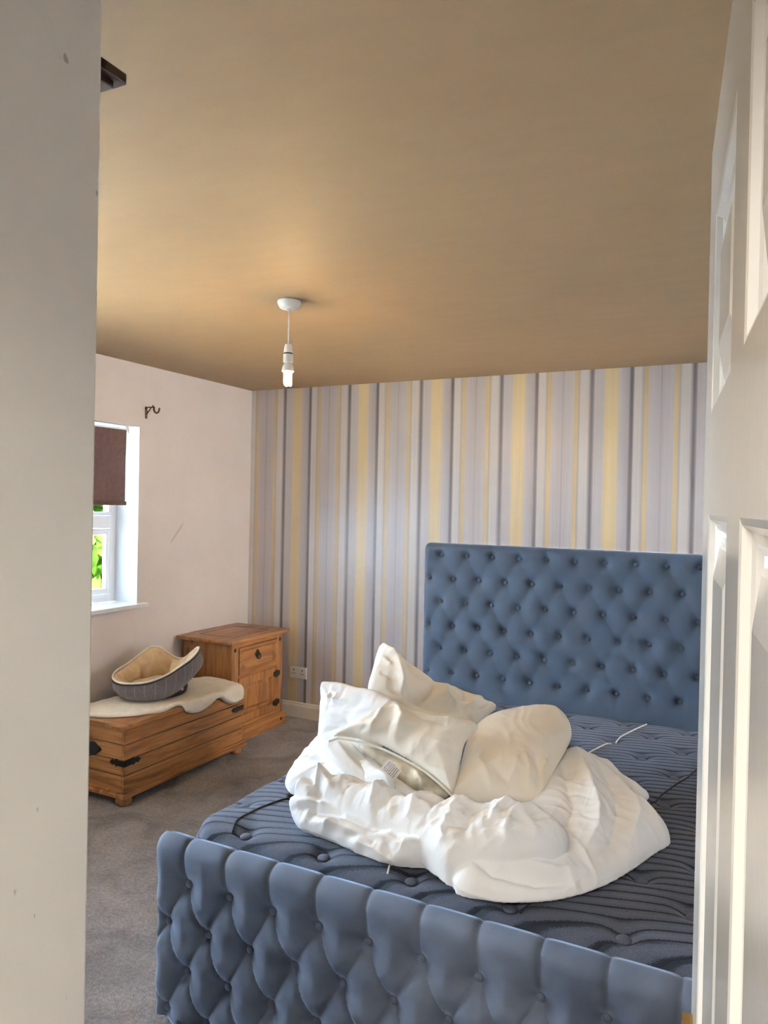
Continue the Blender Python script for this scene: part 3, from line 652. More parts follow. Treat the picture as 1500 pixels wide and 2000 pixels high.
# ================================================================ BED
bed = thing('upholstered_bed', 'grey blue buttoned velvet double bed filling the right of the room', 'bed', (2.73, -1.95, 0))
BX0, BX1 = 1.897, 3.575
def tuft(x, z, xo, zo, dx, dz, ztop, zbot, A_, rb, rc, cr):
    """puff height 0..A_ of a diamond-buttoned panel; buttons on a staggered lattice"""
    X = (x-xo)/dx; R2 = (ztop-z)/(2*dz)
    a = X+R2; b = X-R2
    Rr = np.clip(np.round(R2*2), 0, round((ztop-zbot)/dz))      # nearest button row
    par = np.mod(Rr, 2)*.5
    Xn = np.round(X-par)+par
    dB = np.hypot((X-Xn)*dx, (z-(ztop-Rr*dz)))
    for dr_ in (-1, 1):
        R3 = np.clip(Rr+dr_, 0, round((ztop-zbot)/dz)); p3 = np.mod(R3, 2)*.5; X3 = np.round(X-p3)+p3
        dB = np.minimum(dB, np.hypot((X-X3)*dx, z-(ztop-R3*dz)))
    k = dx*2*dz/np.hypot(dx, 2*dz)
    dC = np.minimum(np.abs(a-np.round(a)), np.abs(b-np.round(b)))*k
    up = np.abs(X-np.round(X))*dx
    if zbot > .3: Xl = X-np.mod(round((ztop-zbot)/dz), 2)*.5
    else: Xl = X
    lo = np.abs(Xl-np.round(Xl))*dx
    dC = np.where(z > ztop, up, np.where(z < zbot, lo, dC))
    hB = 1-np.exp(-(dB/rb)**1.25)
    hC = 1-np.exp(-(dC/rc)**.8)
    return A_*(hB*(1-cr)+cr*np.minimum(hB, hC)*1.0)
def board(yf, thick, zb, zt, hf, amp, nxs, hstep, name, mat, parent, rt):
    yb = yf+thick; yc = (yf+yb)/2
    path = []      # (y, z, ny, nz, weight, zval)
    zz = np.arange(zb, zt-rt, hstep)
    for z in zz: path.append((yf, z, -1, 0, 1, z))
    for a in np.linspace(0, PI/2, 16): path.append((yf+rt-rt*math.cos(a), zt-rt+rt*math.sin(a), -math.cos(a), math.sin(a), 1, zt-rt+a*rt))
    for t in np.linspace(.1, 1, 6): path.append((yf+rt+(thick-2*rt)*t, zt, 0, 1, 1-t*.3, zt+.03+t*.02))
    for a in np.linspace(.2, PI/2, 8): path.append((yb-rt+rt*math.sin(a), zt-rt+rt*math.cos(a), math.sin(a), math.cos(a), .4, zt+.06))
    for t in np.linspace(.05, 1, 8): path.append((yb, zt-rt-(zt-rt-zb)*t, 1, 0, 0, zt+.08))
    P = np.array(path); xs_ = np.linspace(BX0, BX1, nxs); re = .035
    X_, I = np.meshgrid(xs_, np.arange(len(P))); Pp = P[I]
    hh = hf(X_, Pp[..., 5])*Pp[..., 4]
    hh = hh-amp*Pp[..., 4]
    Y = Pp[..., 0]+Pp[..., 2]*hh; Z = Pp[..., 1]+Pp[..., 3]*hh
    e = np.clip(1-np.minimum(X_-BX0, BX1-X_)/re, 0, 1); s = np.sqrt(1-e**2); s = .04+.96*s
    Y = yc+(Y-yc)*s; Z = np.where(Z > zt-.2, Z-(1-s)*re*np.clip((Z-(zt-.2))/.2, 0, 1), Z)
    n1, n2 = X_.shape; V = np.stack([X_, Y, Z], -1).reshape(-1, 3)
    F = []
    q = np.arange(n1*n2).reshape(n1, n2)
    F = np.stack([q[:-1, :-1], q[:-1, 1:], q[1:, 1:], q[1:, :-1]], -1).reshape(-1, 4).tolist()
    F += [(q[-1, i], q[-1, i+1], q[0, i+1], q[0, i]) for i in range(n2-1)]
    F.append(tuple(q[:, 0])); F.append(tuple(q[::-1, -1]))
    return link(name, MB().add(V.tolist(), F), mat, bed, parent, smooth=1)
def button(x, y, z, r, mat, parent, axis='y', fl=.55):
    pr = [(r*math.sin(a), -r*fl*math.cos(a)) for a in np.linspace(.12, PI*.62, 7)] if axis == 'y' else [(r*math.sin(a), r*fl*math.cos(a)) for a in np.linspace(PI*.62, .12, 7)]
    return MB().lathe(pr, (x, y, z), axis, 14)
# footboard
FYF = -2.953; fo = (2.017, .1518, .131, .446, .053)
hfoot = lambda x, z: tuft(x, z, fo[0], 0, fo[1], fo[2], fo[3], fo[4], .050, .034, .007, .32)
fb = board(FYF, .078, .03, .575, hfoot, .042, 300, .0065, 'footboard', 'velvet', None, .037)
fb['label'] = 'grey blue velvet footboard with deep diamond buttoning'
r_ = 0; z = fo[3]
while z > .05:
    k = -2
    while True:
        x = fo[0]+(k+(.5 if r_ % 2 else 0))*fo[1]; k += 1
        if x > BX1-.03: break
        if x < BX0+.025: continue
        link('button', button(x, FYF+.042-.013, z, .0118, 'velvet', fb), 'velvet', bed, fb, smooth=1)
    r_ += 1; z -= fo[2]
# headboard
HYF = -.982; ho = (2.006, .1412, .1245, 1.332, .7095)
hhead = lambda x, z: tuft(x, z, ho[0], 0, ho[1], ho[2], ho[3], ho[4], .032, .023, .006, .06)
hb = board(HYF, .10, .05, 1.392, hhead, .030, 300, .0080, 'headboard', 'velvet_head', None, .035)
hb['label'] = 'tall slate velvet headboard with six rows of buttons'
for r_ in range(6):
    for k in range(-1, 13):
        x = ho[0]+(k+(-.44 if r_ % 2 else 0))*ho[1]+(.0 if r_ % 2 == 0 else -.0)
        x = ho[0]+(k+(.5 if r_ % 2 else 0))*ho[1]
        if x < BX0+.03 or x > BX1-.03: continue
        link('button', button(x, HYF+.030-.013, ho[3]-r_*ho[2], .0115, 'velvet_head', hb), 'velvet_head', bed, hb, smooth=1)
link('side_rail', MB().box(BX0+.004, BX0+.05, -2.86, -.90, .10, .42, .012, 3), 'velvet', bed, smooth=35)
link('side_rail', MB().box(BX1-.05, BX1-.004, -2.86, -.90, .10, .42, .012, 3), 'velvet', bed, smooth=35)
link('slat_base', MB().box(BX0+.05, BX1-.05, -2.86, -.90, .30, .345), 'darkwood', bed)
# ================================================================ MATTRESS
MX0, MX1, MY0, MY1, MZ = 1.958, 3.515, -2.872, -.990, .600
mt = thing('mattress', 'dark grey striped buttoned mattress on the velvet bed', 'mattress', (2.73, -1.92, .345))
tpos = []
for r_ in range(14):
    y = (-.94-.15*r_) if r_ < 9 else (-2.28, -2.42, -2.55, -2.67, -2.835)[r_-9]
    for k in range(6):
        x = (2.02 if r_ % 2 == 0 else 2.155)+.274*k
        if r_ % 2 == 1 and x > 3.4: continue
        tpos.append((x, y))
tpos = [(x, y) for x, y in tpos if MX0+.03 < x < MX1-.02 and MY0-.05 < y < MY1-.03]
gx, gy = np.meshgrid(np.linspace(MX0, MX1, 180), np.linspace(MY0, MY1, 215))
def sdf(x, y, r=.085):
    cxm, cym = (MX0+MX1)/2, (MY0+MY1)/2; qx = np.abs(x-cxm)-(MX1-MX0)/2+r; qy = np.abs(y-cym)-(MY1-MY0)/2+r
    return r-np.hypot(np.maximum(qx, 0), np.maximum(qy, 0))-np.minimum(np.maximum(qx, qy), 0)
# pull corner points in along the radius
cxm, cym = (MX0+MX1)/2, (MY0+MY1)/2; rc_ = .085
qx = np.abs(gx-cxm)-(MX1-MX0)/2+rc_; qy = np.abs(gy-cym)-(MY1-MY0)/2+rc_
m_c = (qx > 0) & (qy > 0); hyp = np.hypot(qx, qy); sc_f = np.where(m_c, np.maximum(qx, qy)/np.maximum(hyp, 1e-9), 1)
gx2 = np.where(m_c, cxm+np.sign(gx-cxm)*((MX1-MX0)/2-rc_+qx*sc_f), gx); gy2 = np.where(m_c, cym+np.sign(gy-cym)*((MY1-MY0)/2-rc_+qy*sc_f), gy)
def mat_z(x, y):
    d = np.clip(sdf(x, y), 0, 1); r = .050
    z = MZ-r+np.sqrt(np.maximum(r*r-np.clip(r-d, 0, r)**2, 0))*1.0
    z = z+.014*(1-np.exp(-d/.12))
    dB = np.full(np.shape(x), 1e9)
    for tx_, ty_ in tpos: dB = np.minimum(dB, np.hypot(x-tx_, y-ty_))
    return z-(.024*np.exp(-(dB/.030)**1.8)+.004*np.exp(-(dB/.060)**2))*np.clip(d/.03, 0, 1)
gz = mat_z(gx2, gy2)
ca_, sa_ = math.cos(math.radians(15)), math.sin(math.radians(15))
S_ = (gy2*ca_-gx2*sa_)
for tx_, ty_ in tpos:
    ds = S_-(ty_*ca_-tx_*sa_); dist2 = (gx2-tx_)**2+(gy2-ty_)**2; S_ = S_+0.22*ds*np.exp(-dist2/.0026)
S_ = S_/.0365+.25*(hashn(gx2*5, gy2*5)-.5)
V = np.stack([gx2, gy2, gz], -1).reshape(-1, 3).tolist(); n1, n2 = gx2.shape; q = np.arange(n1*n2).reshape(n1, n2)
F = np.stack([q[:-1, :-1], q[:-1, 1:], q[1:, 1:], q[1:, :-1]], -1).reshape(-1, 4).tolist()
link('mattress_top', MB().add(V, F), 'mattress', mt, smooth=1, uv=np.stack([S_.ravel(), gx2.ravel()], 1))
loop = list(q[0, :])+list(q[1:, -1])+list(q[-1, -2::-1])+list(q[-2:0:-1, 0])
lp = [V[i] for i in loop]; nL = len(lp); SV = []
for (dz, ex) in ((-.002, 0), (-.012, .006), (-.10, .012), (-.19, .006), (-.205, -.01)):
    for p in lp:
        dx_, dy_ = p[0]-cxm, p[1]-cym; l_ = math.hypot(dx_, dy_); SV.append((p[0]+dx_/l_*ex*.0, p[1], MZ-.05+dz))
SF = [(j*nL+i, j*nL+(i+1) % nL, (j+1)*nL+(i+1) % nL, (j+1)*nL+i) for j in range(4) for i in range(nL)]; SF.append(tuple(4*nL+i for i in range(nL)))
link('mattress_border', MB().add(SV, SF), 'matside', mt, smooth=35)
link('edge_piping', MB().tube([(p[0], p[1], MZ-.050) for p in lp[::2]]+[(lp[0][0], lp[0][1], MZ-.050)], .0055, 8), 'matside', mt, smooth=1)
for tx_, ty_ in tpos:
    zb_ = float(mat_z(np.array([tx_]), np.array([ty_]))[0])
    link('tuft_button', button(tx_, ty_, zb_+.009, .0185, '', mt, 'z', .45), 'mattress', mt, smooth=1, uv=[(.9, .5)]*(7*14))
def seam(pts, r, mat, label=None):
    P = np.array(pts); t = np.linspace(0, len(P)-1, 60); x = np.interp(t, range(len(P)), P[:, 0]); y = np.interp(t, range(len(P)), P[:, 1])
    k = np.ones(5)/5; xp = np.pad(x, 2, 'edge'); yp = np.pad(y, 2, 'edge'); x = np.convolve(xp, k, 'valid'); y = np.convolve(yp, k, 'valid')
    z = mat_z(x, y)+r*.6
    o = link('seam', MB().tube(list(zip(x, y, z)), r, 6), mat, mt, smooth=1)
    if label: o['label'] = label
seam([(2.115, -2.85), (2.09, -2.80), (2.10, -2.70), (2.133, -2.573), (2.25, -2.2), (2.42, -1.5), (2.55, -1.0)], .0026, 'rubber')
seam([(2.640, -2.852), (2.628, -2.81), (2.66, -2.7), (2.80, -2.15), (2.923, -1.614), (3.00, -1.33), (3.075, -1.03)], .0030, 'white_cord', 'white seam cord')
seam([(3.005, -2.852), (3.023, -2.82), (3.09, -2.5), (3.192, -2.087), (3.321, -1.6), (3.45, -1.05)], .0028, 'rubber')
# ================================================================ BEDDING
LB = {}
LB['A'] = dict(O = [2.9921, -2.8734, 0.612], U = [0.5016, 0.8651, -0], V = [-0.8422, 0.4884, 0.2283], out = [[-0.0774, 0.1433], [-0.0923, 0.1173], [-0.0847, 0.0871], [-0.0463, 0.0431], [0.0049, 0.0054], [0.061, -0.0268], [0.1269, -0.0499], [0.2085, -0.0602], [0.321, -0.0558], [0.4564, -0.0305], [0.5539, -0.0067], [0.6199, -0.0009], [0.6511, 0.0242], [0.6831, 0.0684], [0.6989, 0.1379], [0.6922, 0.1682], [0.6855, 0.199], [0.7302, 0.257], [0.7639, 0.3557], [0.762, 0.4231], [0.7377, 0.4725], [0.7006, 0.4986], [0.6523, 0.4934], [0.5448, 0.4294], [0.4012, 0.3285], [0.2469, 0.2758], [0.0946, 0.2339], [-0.035, 0.1722]], T = 0.085, R = 0.13, base = 0.6, wr = [0.003, 0.1, 0], st = [
    [[[0.6862, 0.4481], [0.5513, 0.2754], [0.4569, 0.1472], [0.3778, 0.0795], [0.2531, 0.0169]], 0.014, 0.02],
    [[[0.716, 0.4047], [0.6283, 0.2482], [0.5121, 0.1267], [0.3742, 0.035], [0.2356, -0.0176]], -0.012, 0.022],
    [[[0.7111, 0.3097], [0.6496, 0.1835], [0.5626, 0.0825], [0.4145, -0.0031]], 0.01, 0.018],
    [[[0.6463, 0.1708], [0.6245, 0.085], [0.5913, 0.0221]], 0.008, 0.014],
    [[[0.0047, 0.1461], [0.0571, 0.0638], [0.1411, 0.0002], [0.2627, -0.0284]], 0.01, 0.02],
    [[[-0.0508, 0.1409], [-0.0109, 0.0652], [0.073, 0.0043], [0.1924, -0.0401]], -0.012, 0.01],
    [[[0.3274, 0.1461], [0.2029, 0.1013], [0.0911, 0.1017], [0.0114, 0.133]], -0.012, 0.02],
    [[[0.6051, 0.4416], [0.484, 0.2992], [0.3792, 0.1761], [0.278, 0.1176]], -0.01, 0.02]])
LB['D'] = dict(O = [3.16, -2.0868, 0.61], U = [0.406, 0.9139, -0], V = [-0.8733, 0.388, 0.2946], out = [[0.0511, 0.2753], [0.1094, 0.2612], [0.1106, 0.2046], [0.1131, 0.1397], [0.1155, 0.077], [0.1123, 0.0334], [0.1107, 0.0018], [0.074, -0.0096], [0.0417, -0.0025], [-0.0026, -0.0017], [-0.0635, 0.017], [-0.078, 0.0784], [-0.031, 0.178]], T = 0.045, R = 0.05, base = 0.6, wr = [0.003, 0.04, 0], st = [
    [[[0.0943, 0.2268], [0.074, 0.1233], [0.055, 0.0265]], 0.01, 0.012],
    [[[0.106, 0.19], [0.0672, 0.0656], [0.0184, 0.0123]], -0.008, 0.01]])
LB['B'] = dict(O = [2.8315, -2.879, 0.66], U = [0.9964, -0.0845, 0], V = [0.078, 0.9192, 0.3859], out = [[-0.5673, 0.0807], [-0.5846, 0.1118], [-0.5724, 0.1582], [-0.5171, 0.1926], [-0.409, 0.2035], [-0.2944, 0.1951], [-0.2056, 0.1914], [-0.1146, 0.2088], [0.0204, 0.225], [0.129, 0.2535], [0.1947, 0.2718], [0.2297, 0.2584], [0.2385, 0.2293], [0.2188, 0.1748], [0.1808, 0.1258], [0.1357, 0.0801], [0.0961, 0.0572], [0.0532, 0.0416], [0.0289, 0.0156], [0.0021, -0.0044], [-0.0259, -0.0008], [-0.0606, 0.0182], [-0.1194, 0.0428], [-0.1791, 0.0502], [-0.2411, 0.0578], [-0.2678, 0.0545], [-0.3219, 0.0641], [-0.4078, 0.0726], [-0.485, 0.0901], [-0.5095, 0.0709]], T = 0.085, R = 0.085, base = 0.6, wr = [0.006, 0.045, 35], st = [
    [[[-0.5903, 0.1717], [-0.5299, 0.1319], [-0.4421, 0.0825]], -0.016, 0.012],
    [[[-0.5595, 0.2108], [-0.5113, 0.1612], [-0.4119, 0.0926]], 0.012, 0.012],
    [[[-0.5021, 0.2289], [-0.5051, 0.175], [-0.4946, 0.1092]], 0.01, 0.01],
    [[[-0.4324, 0.2411], [-0.481, 0.197], [-0.5014, 0.1412]], -0.01, 0.012],
    [[[-0.2988, 0.2184], [-0.2839, 0.1461], [-0.284, 0.073]], 0.014, 0.012],
    [[[-0.1872, 0.2213], [-0.2209, 0.1565], [-0.2442, 0.107], [-0.2599, 0.0612]], -0.013, 0.012],
    [[[-0.1251, 0.2309], [-0.1548, 0.1579], [-0.1607, 0.0758]], 0.012, 0.012],
    [[[-0.0784, 0.2356], [-0.1045, 0.1545], [-0.1036, 0.0577]], -0.01, 0.012],
    [[[-0.015, 0.2357], [-0.0421, 0.1558], [-0.0435, 0.0604], [-0.0243, 0.005]], 0.012, 0.014],
    [[[0.0429, 0.2448], [0.0052, 0.1526], [0.016, 0.0282]], -0.01, 0.012],
    [[[0.0996, 0.2536], [0.0704, 0.1751], [0.0711, 0.1011]], 0.012, 0.012],
    [[[0.155, 0.2623], [0.1122, 0.18], [0.1145, 0.0811]], 0.01, 0.012],
    [[[0.2119, 0.262], [0.1532, 0.1848]], -0.008, 0.012],
    [[[-0.0499, 0.173], [0.034, 0.1917], [0.1352, 0.2359], [0.2184, 0.2412]], 0.008, 0.01],
    [[[-0.2933, 0.1323], [-0.1877, 0.1262], [-0.0879, 0.1205], [0.0324, 0.1241]], 0.006, 0.01]])
LB['C'] = dict(O = [2.6554, -2.8431, 0.61], U = [0.9846, -0.1748, 0], V = [0.1238, 0.6973, 0.706], out = [[-0.4221, 0.0582], [-0.3931, 0.0261], [-0.353, 0.005], [-0.2975, -0.0009], [-0.239, 0.0012], [-0.2079, 0.0014], [-0.1398, -0.0048], [-0.0565, -0.008], [-0.0029, -0.0009], [0.0403, 0.02], [0.0728, 0.0544], [0.1065, 0.0863], [0.0657, 0.1028], [-0.0299, 0.0889], [-0.1864, 0.1054], [-0.3097, 0.1117], [-0.4086, 0.1015]], T = 0.07, R = 0.05, base = 0.6, wr = [0.005, 0.04, 10], st = [
    [[[-0.3473, 0.0427], [-0.2403, 0.0657], [-0.1228, 0.061], [-0.0014, 0.0677]], -0.014, 0.01],
    [[[-0.3922, 0.0464], [-0.2916, 0.0835], [-0.1947, 0.0869]], 0.01, 0.01],
    [[[-0.244, 0.009], [-0.1948, 0.0551], [-0.0842, 0.0574]], 0.012, 0.01],
    [[[-0.1709, 0.0158], [-0.1079, 0.0351], [-0.0286, 0.0372]], -0.01, 0.008],
    [[[-0.1317, 0.0127], [-0.0614, 0.0167], [-0.0046, 0.0085]], 0.01, 0.008],
    [[[-0.0275, 0.0449], [0.0028, 0.0109]], -0.012, 0.01],
    [[[-0.2903, 0.0188], [-0.1852, 0.0392], [-0.0734, 0.0381]], 0.008, 0.008]])
LB['E'] = dict(O = [2.085, -2.5178, 0.61], U = [0.5402, -0.8416, 0], V = [0.7967, 0.5114, 0.3222], out = [[-0.0067, -0.0075], [-0.0695, 0.0017], [-0.2016, 0.0533], [-0.3439, 0.1148], [-0.2904, 0.1965], [-0.0176, 0.2977], [0.2877, 0.3718], [0.317, 0.335], [0.1869, 0.211], [0.103, 0.0913], [0.0853, 0.0309], [0.0513, 0.0069]], T = 0.07, R = 0.07, base = 0.6, wr = [0.004, 0.05, 0], st = [
    [[[-0.1291, 0.0733], [-0.0575, 0.1489], [0.111, 0.251]], 0.01, 0.01],
    [[[-0.0703, 0.0544], [-0.016, 0.1291], [0.0705, 0.1814]], -0.01, 0.008],
    [[[-0.1608, 0.1517], [0.0504, 0.237]], 0.008, 0.01]])
LB['P4'] = dict(O = [2.1073, -2.4082, 0.66], U = [0.9528, -0.3035, 0], V = [0.1214, 0.3811, 0.9165], out = [[-0.0751, 0.2936], [-0.0476, 0.2967], [0.0182, 0.3071], [0.1014, 0.3038], [0.1514, 0.3097], [0.2146, 0.3109], [0.3073, 0.2937], [0.3225, 0.2274], [0.2964, 0.1188], [0.2059, 0.0447], [0.0896, 0.0144], [-0.0109, -0.0064], [-0.0139, 0.0273], [0.0125, 0.0703], [-0.0085, 0.1354], [-0.037, 0.2046]], T = 0.07, R = 0.07, base = None, wr = [0.004, 0.05, 20], st = [
    [[[-0.0356, 0.2719], [0.0366, 0.2386], [0.1387, 0.2502]], 0.006, 0.008],
    [[[-0.0021, 0.1742], [0.1536, 0.217], [0.2841, 0.2626]], 0.005, 0.01],
    [[[0.018, 0.1046], [0.1285, 0.1574], [0.2269, 0.2239]], -0.005, 0.01],
    [[[0.0203, 0.2731], [0.0603, 0.2584], [0.0646, 0.2257]], 0.006, 0.007]])
LB['P3'] = dict(O = [2.184, -2.0291, 1.04], U = [0.7007, 0.7134, -0], V = [-0.5155, 0.5063, 0.6913], out = [[0, 0], [0.0189, -0.0108], [0.0479, -0.0513], [0.0994, -0.1021], [0.1626, -0.1694], [0.1785, -0.1889], [0.2214, -0.2033], [0.2773, -0.2324], [0.314, -0.2532], [0.3537, -0.2652], [0.3583, -0.2836], [0.3873, -0.2948], [0.403, -0.3184], [0.3729, -0.336], [0.3319, -0.3611], [0.2769, -0.3992], [0.177, -0.4218], [0.026, -0.388], [-0.0752, -0.3175], [-0.0951, -0.2086], [-0.0861, -0.1759], [-0.0535, -0.1095], [-0.0285, -0.052]], T = 0.09, R = 0.09, base = None, wr = [0.004, 0.06, 40], st = [
    [[[0.002, -0.0099], [0.0313, -0.1028], [0.0272, -0.206], [0.0028, -0.2811]], 0.022, 0.018],
    [[[0.1772, -0.1935], [0.1409, -0.2475], [0.0937, -0.2837], [0.0299, -0.294]], -0.02, 0.014],
    [[[0.2168, -0.2191], [0.1786, -0.2769], [0.2152, -0.3301]], 0.014, 0.014],
    [[[0.2731, -0.2458], [0.2663, -0.3012], [0.294, -0.3472]], -0.014, 0.012],
    [[[0.3287, -0.2747], [0.2837, -0.3136], [0.2323, -0.3422]], 0.012, 0.01],
    [[[0.0368, -0.2664], [0.1057, -0.3149], [0.2337, -0.338]], -0.02, 0.012],
    [[[-0.0213, -0.0762], [0.004, -0.1477]], 0.006, 0.008],
    [[[-0.0468, -0.1445], [0.001, -0.2042]], -0.006, 0.008],
    [[[0.3622, -0.3041], [0.2975, -0.3366]], -0.008, 0.008]])
LB['P2'] = dict(O = [2.2473, -2.5223, 0.8], U = [0.9724, 0.2334, -0], V = [-0.1613, 0.6722, 0.7226], out = [[-0.0078, 0.0029], [0.0163, 0.0219], [0.0836, 0.023], [0.1736, 0.0103], [0.2838, -0.0367], [0.3737, -0.0898], [0.4343, -0.1401], [0.4407, -0.112], [0.4446, -0.0453], [0.4503, 0.0241], [0.4591, 0.0515], [0.4936, 0.0909], [0.4832, 0.1136], [0.4398, 0.126], [0.3631, 0.1244], [0.3106, 0.1288], [0.256, 0.1428], [0.207, 0.1712], [0.1641, 0.1595], [0.1105, 0.11], [0.043, 0.0468]], T = 0.075, R = 0.09, base = None, wr = [0.004, 0.06, -20], st = [
    [[[0.2092, 0.1577], [0.246, 0.0945], [0.2323, 0.0198]], 0.014, 0.02],
    [[[0.1845, 0.1458], [0.1543, 0.067], [0.1389, 0.0104]], 0.008, 0.012],
    [[[0.2575, 0.1333], [0.3489, 0.1006], [0.4498, 0.1104]], 0.014, 0.012],
    [[[0.2299, 0.1403], [0.3145, 0.1011], [0.4023, 0.0819]], -0.012, 0.012],
    [[[0.0897, 0.0795], [0.17, 0.0778]], -0.005, 0.007],
    [[[0.0779, 0.0502], [0.1835, 0.0513]], 0.005, 0.007],
    [[[0.4033, 0.0729], [0.4216, -0.0136], [0.4231, -0.0976]], -0.006, 0.02],
    [[[0.0315, 0.0178], [0.1746, 0.005], [0.2843, -0.0401], [0.374, -0.0915], [0.4341, -0.1386]], 0.008, 0.006]])
LB['inner'] = dict(O = [2.2186, -2.4739, 0.775], U = [0.9909, 0.1349, -0], V = [-0.0758, 0.5569, 0.8271], out = [[0.0909, 0.0114], [0.1822, 0.0126], [0.2962, -0.0233], [0.3903, -0.0693], [0.4505, -0.1114], [0.4326, -0.1233], [0.3835, -0.1273], [0.3135, -0.1136], [0.2367, -0.0759], [0.1551, -0.0285]], T = 0.05, R = 0.06, base = None, wr = [0.003, 0.04, 0], st = [
    [[[0.3168, -0.0404], [0.3589, -0.0833], [0.3563, -0.1155]], 0.012, 0.01],
    [[[0.3755, -0.081], [0.3972, -0.1096]], -0.01, 0.008],
    [[[0.266, -0.0472], [0.306, -0.0745]], 0.006, 0.008]])
LB['flap'] = dict(O = [2.2151, -2.4947, 0.775], U = [0.7942, 0.6076, -0], V = [-0.5775, 0.7548, 0.3111], out = [[-0.0003, -0.0028], [0.0093, 0.025], [0.0343, 0.0292], [0.1024, 0.0077], [0.1362, -0.0283], [0.1641, -0.1061], [0.2095, -0.1862], [0.263, -0.251], [0.3196, -0.2905], [0.2686, -0.3005], [0.1791, -0.2636], [0.0913, -0.2023], [0.0352, -0.1233], [0.0085, -0.0557]], T = 0.03, R = 0.04, base = None, wr = [0.002, 0.05, 0], st = [
    [[[0.1006, -0.0064], [0.1342, -0.0775], [0.1683, -0.1832]], -0.01, 0.008],
    [[[0.118, -0.0075], [0.1641, -0.1061], [0.2468, -0.2498]], 0.01, 0.006],
    [[[0.0326, 0.0121], [0.0715, -0.0998], [0.1237, -0.2046]], 0.005, 0.012]])
LB['P1'] = dict(O = [2.7078, -2.4853, 0.69], U = [0.8974, 0.4412, -0], V = [-0.406, 0.8257, 0.3917], out = [[-0.0354, -0.0096], [-0.0198, 0.0597], [0.0115, 0.1522], [0.0365, 0.2513], [0.0686, 0.3176], [0.1192, 0.3739], [0.216, 0.4168], [0.3117, 0.4376], [0.3743, 0.4256], [0.4064, 0.3844], [0.413, 0.3301], [0.4, 0.2771], [0.3565, 0.2003], [0.3192, 0.1394], [0.2848, 0.0701], [0.2592, 0.0087], [0.2384, -0.0108], [0.2112, -0.0138], [0.1545, -0.026], [0.0763, -0.0266], [0.0142, -0.0204]], T = 0.15, R = 0.17, base = None, wr = [0.003, 0.08, 0], st = [
    [[[0.2438, 0.1368], [0.2456, 0.0687], [0.2281, -0.007]], -0.01, 0.01],
    [[[0.2103, 0.1356], [0.2162, 0.0677], [0.2043, -0.0078]], 0.008, 0.01],
    [[[0.1902, 0.1118], [0.1643, 0.044], [0.1244, -0.0167]], 0.006, 0.01],
    [[[0.2941, 0.1385], [0.2619, 0.0693], [0.2457, 0.0041]], 0.01, 0.01],
    [[[0.1022, 0.0638], [0.1569, -0.0094]], -0.005, 0.012],
    [[[0.0576, 0.1073], [0.0824, 0.0305], [0.0924, -0.0219]], 0.005, 0.01]])
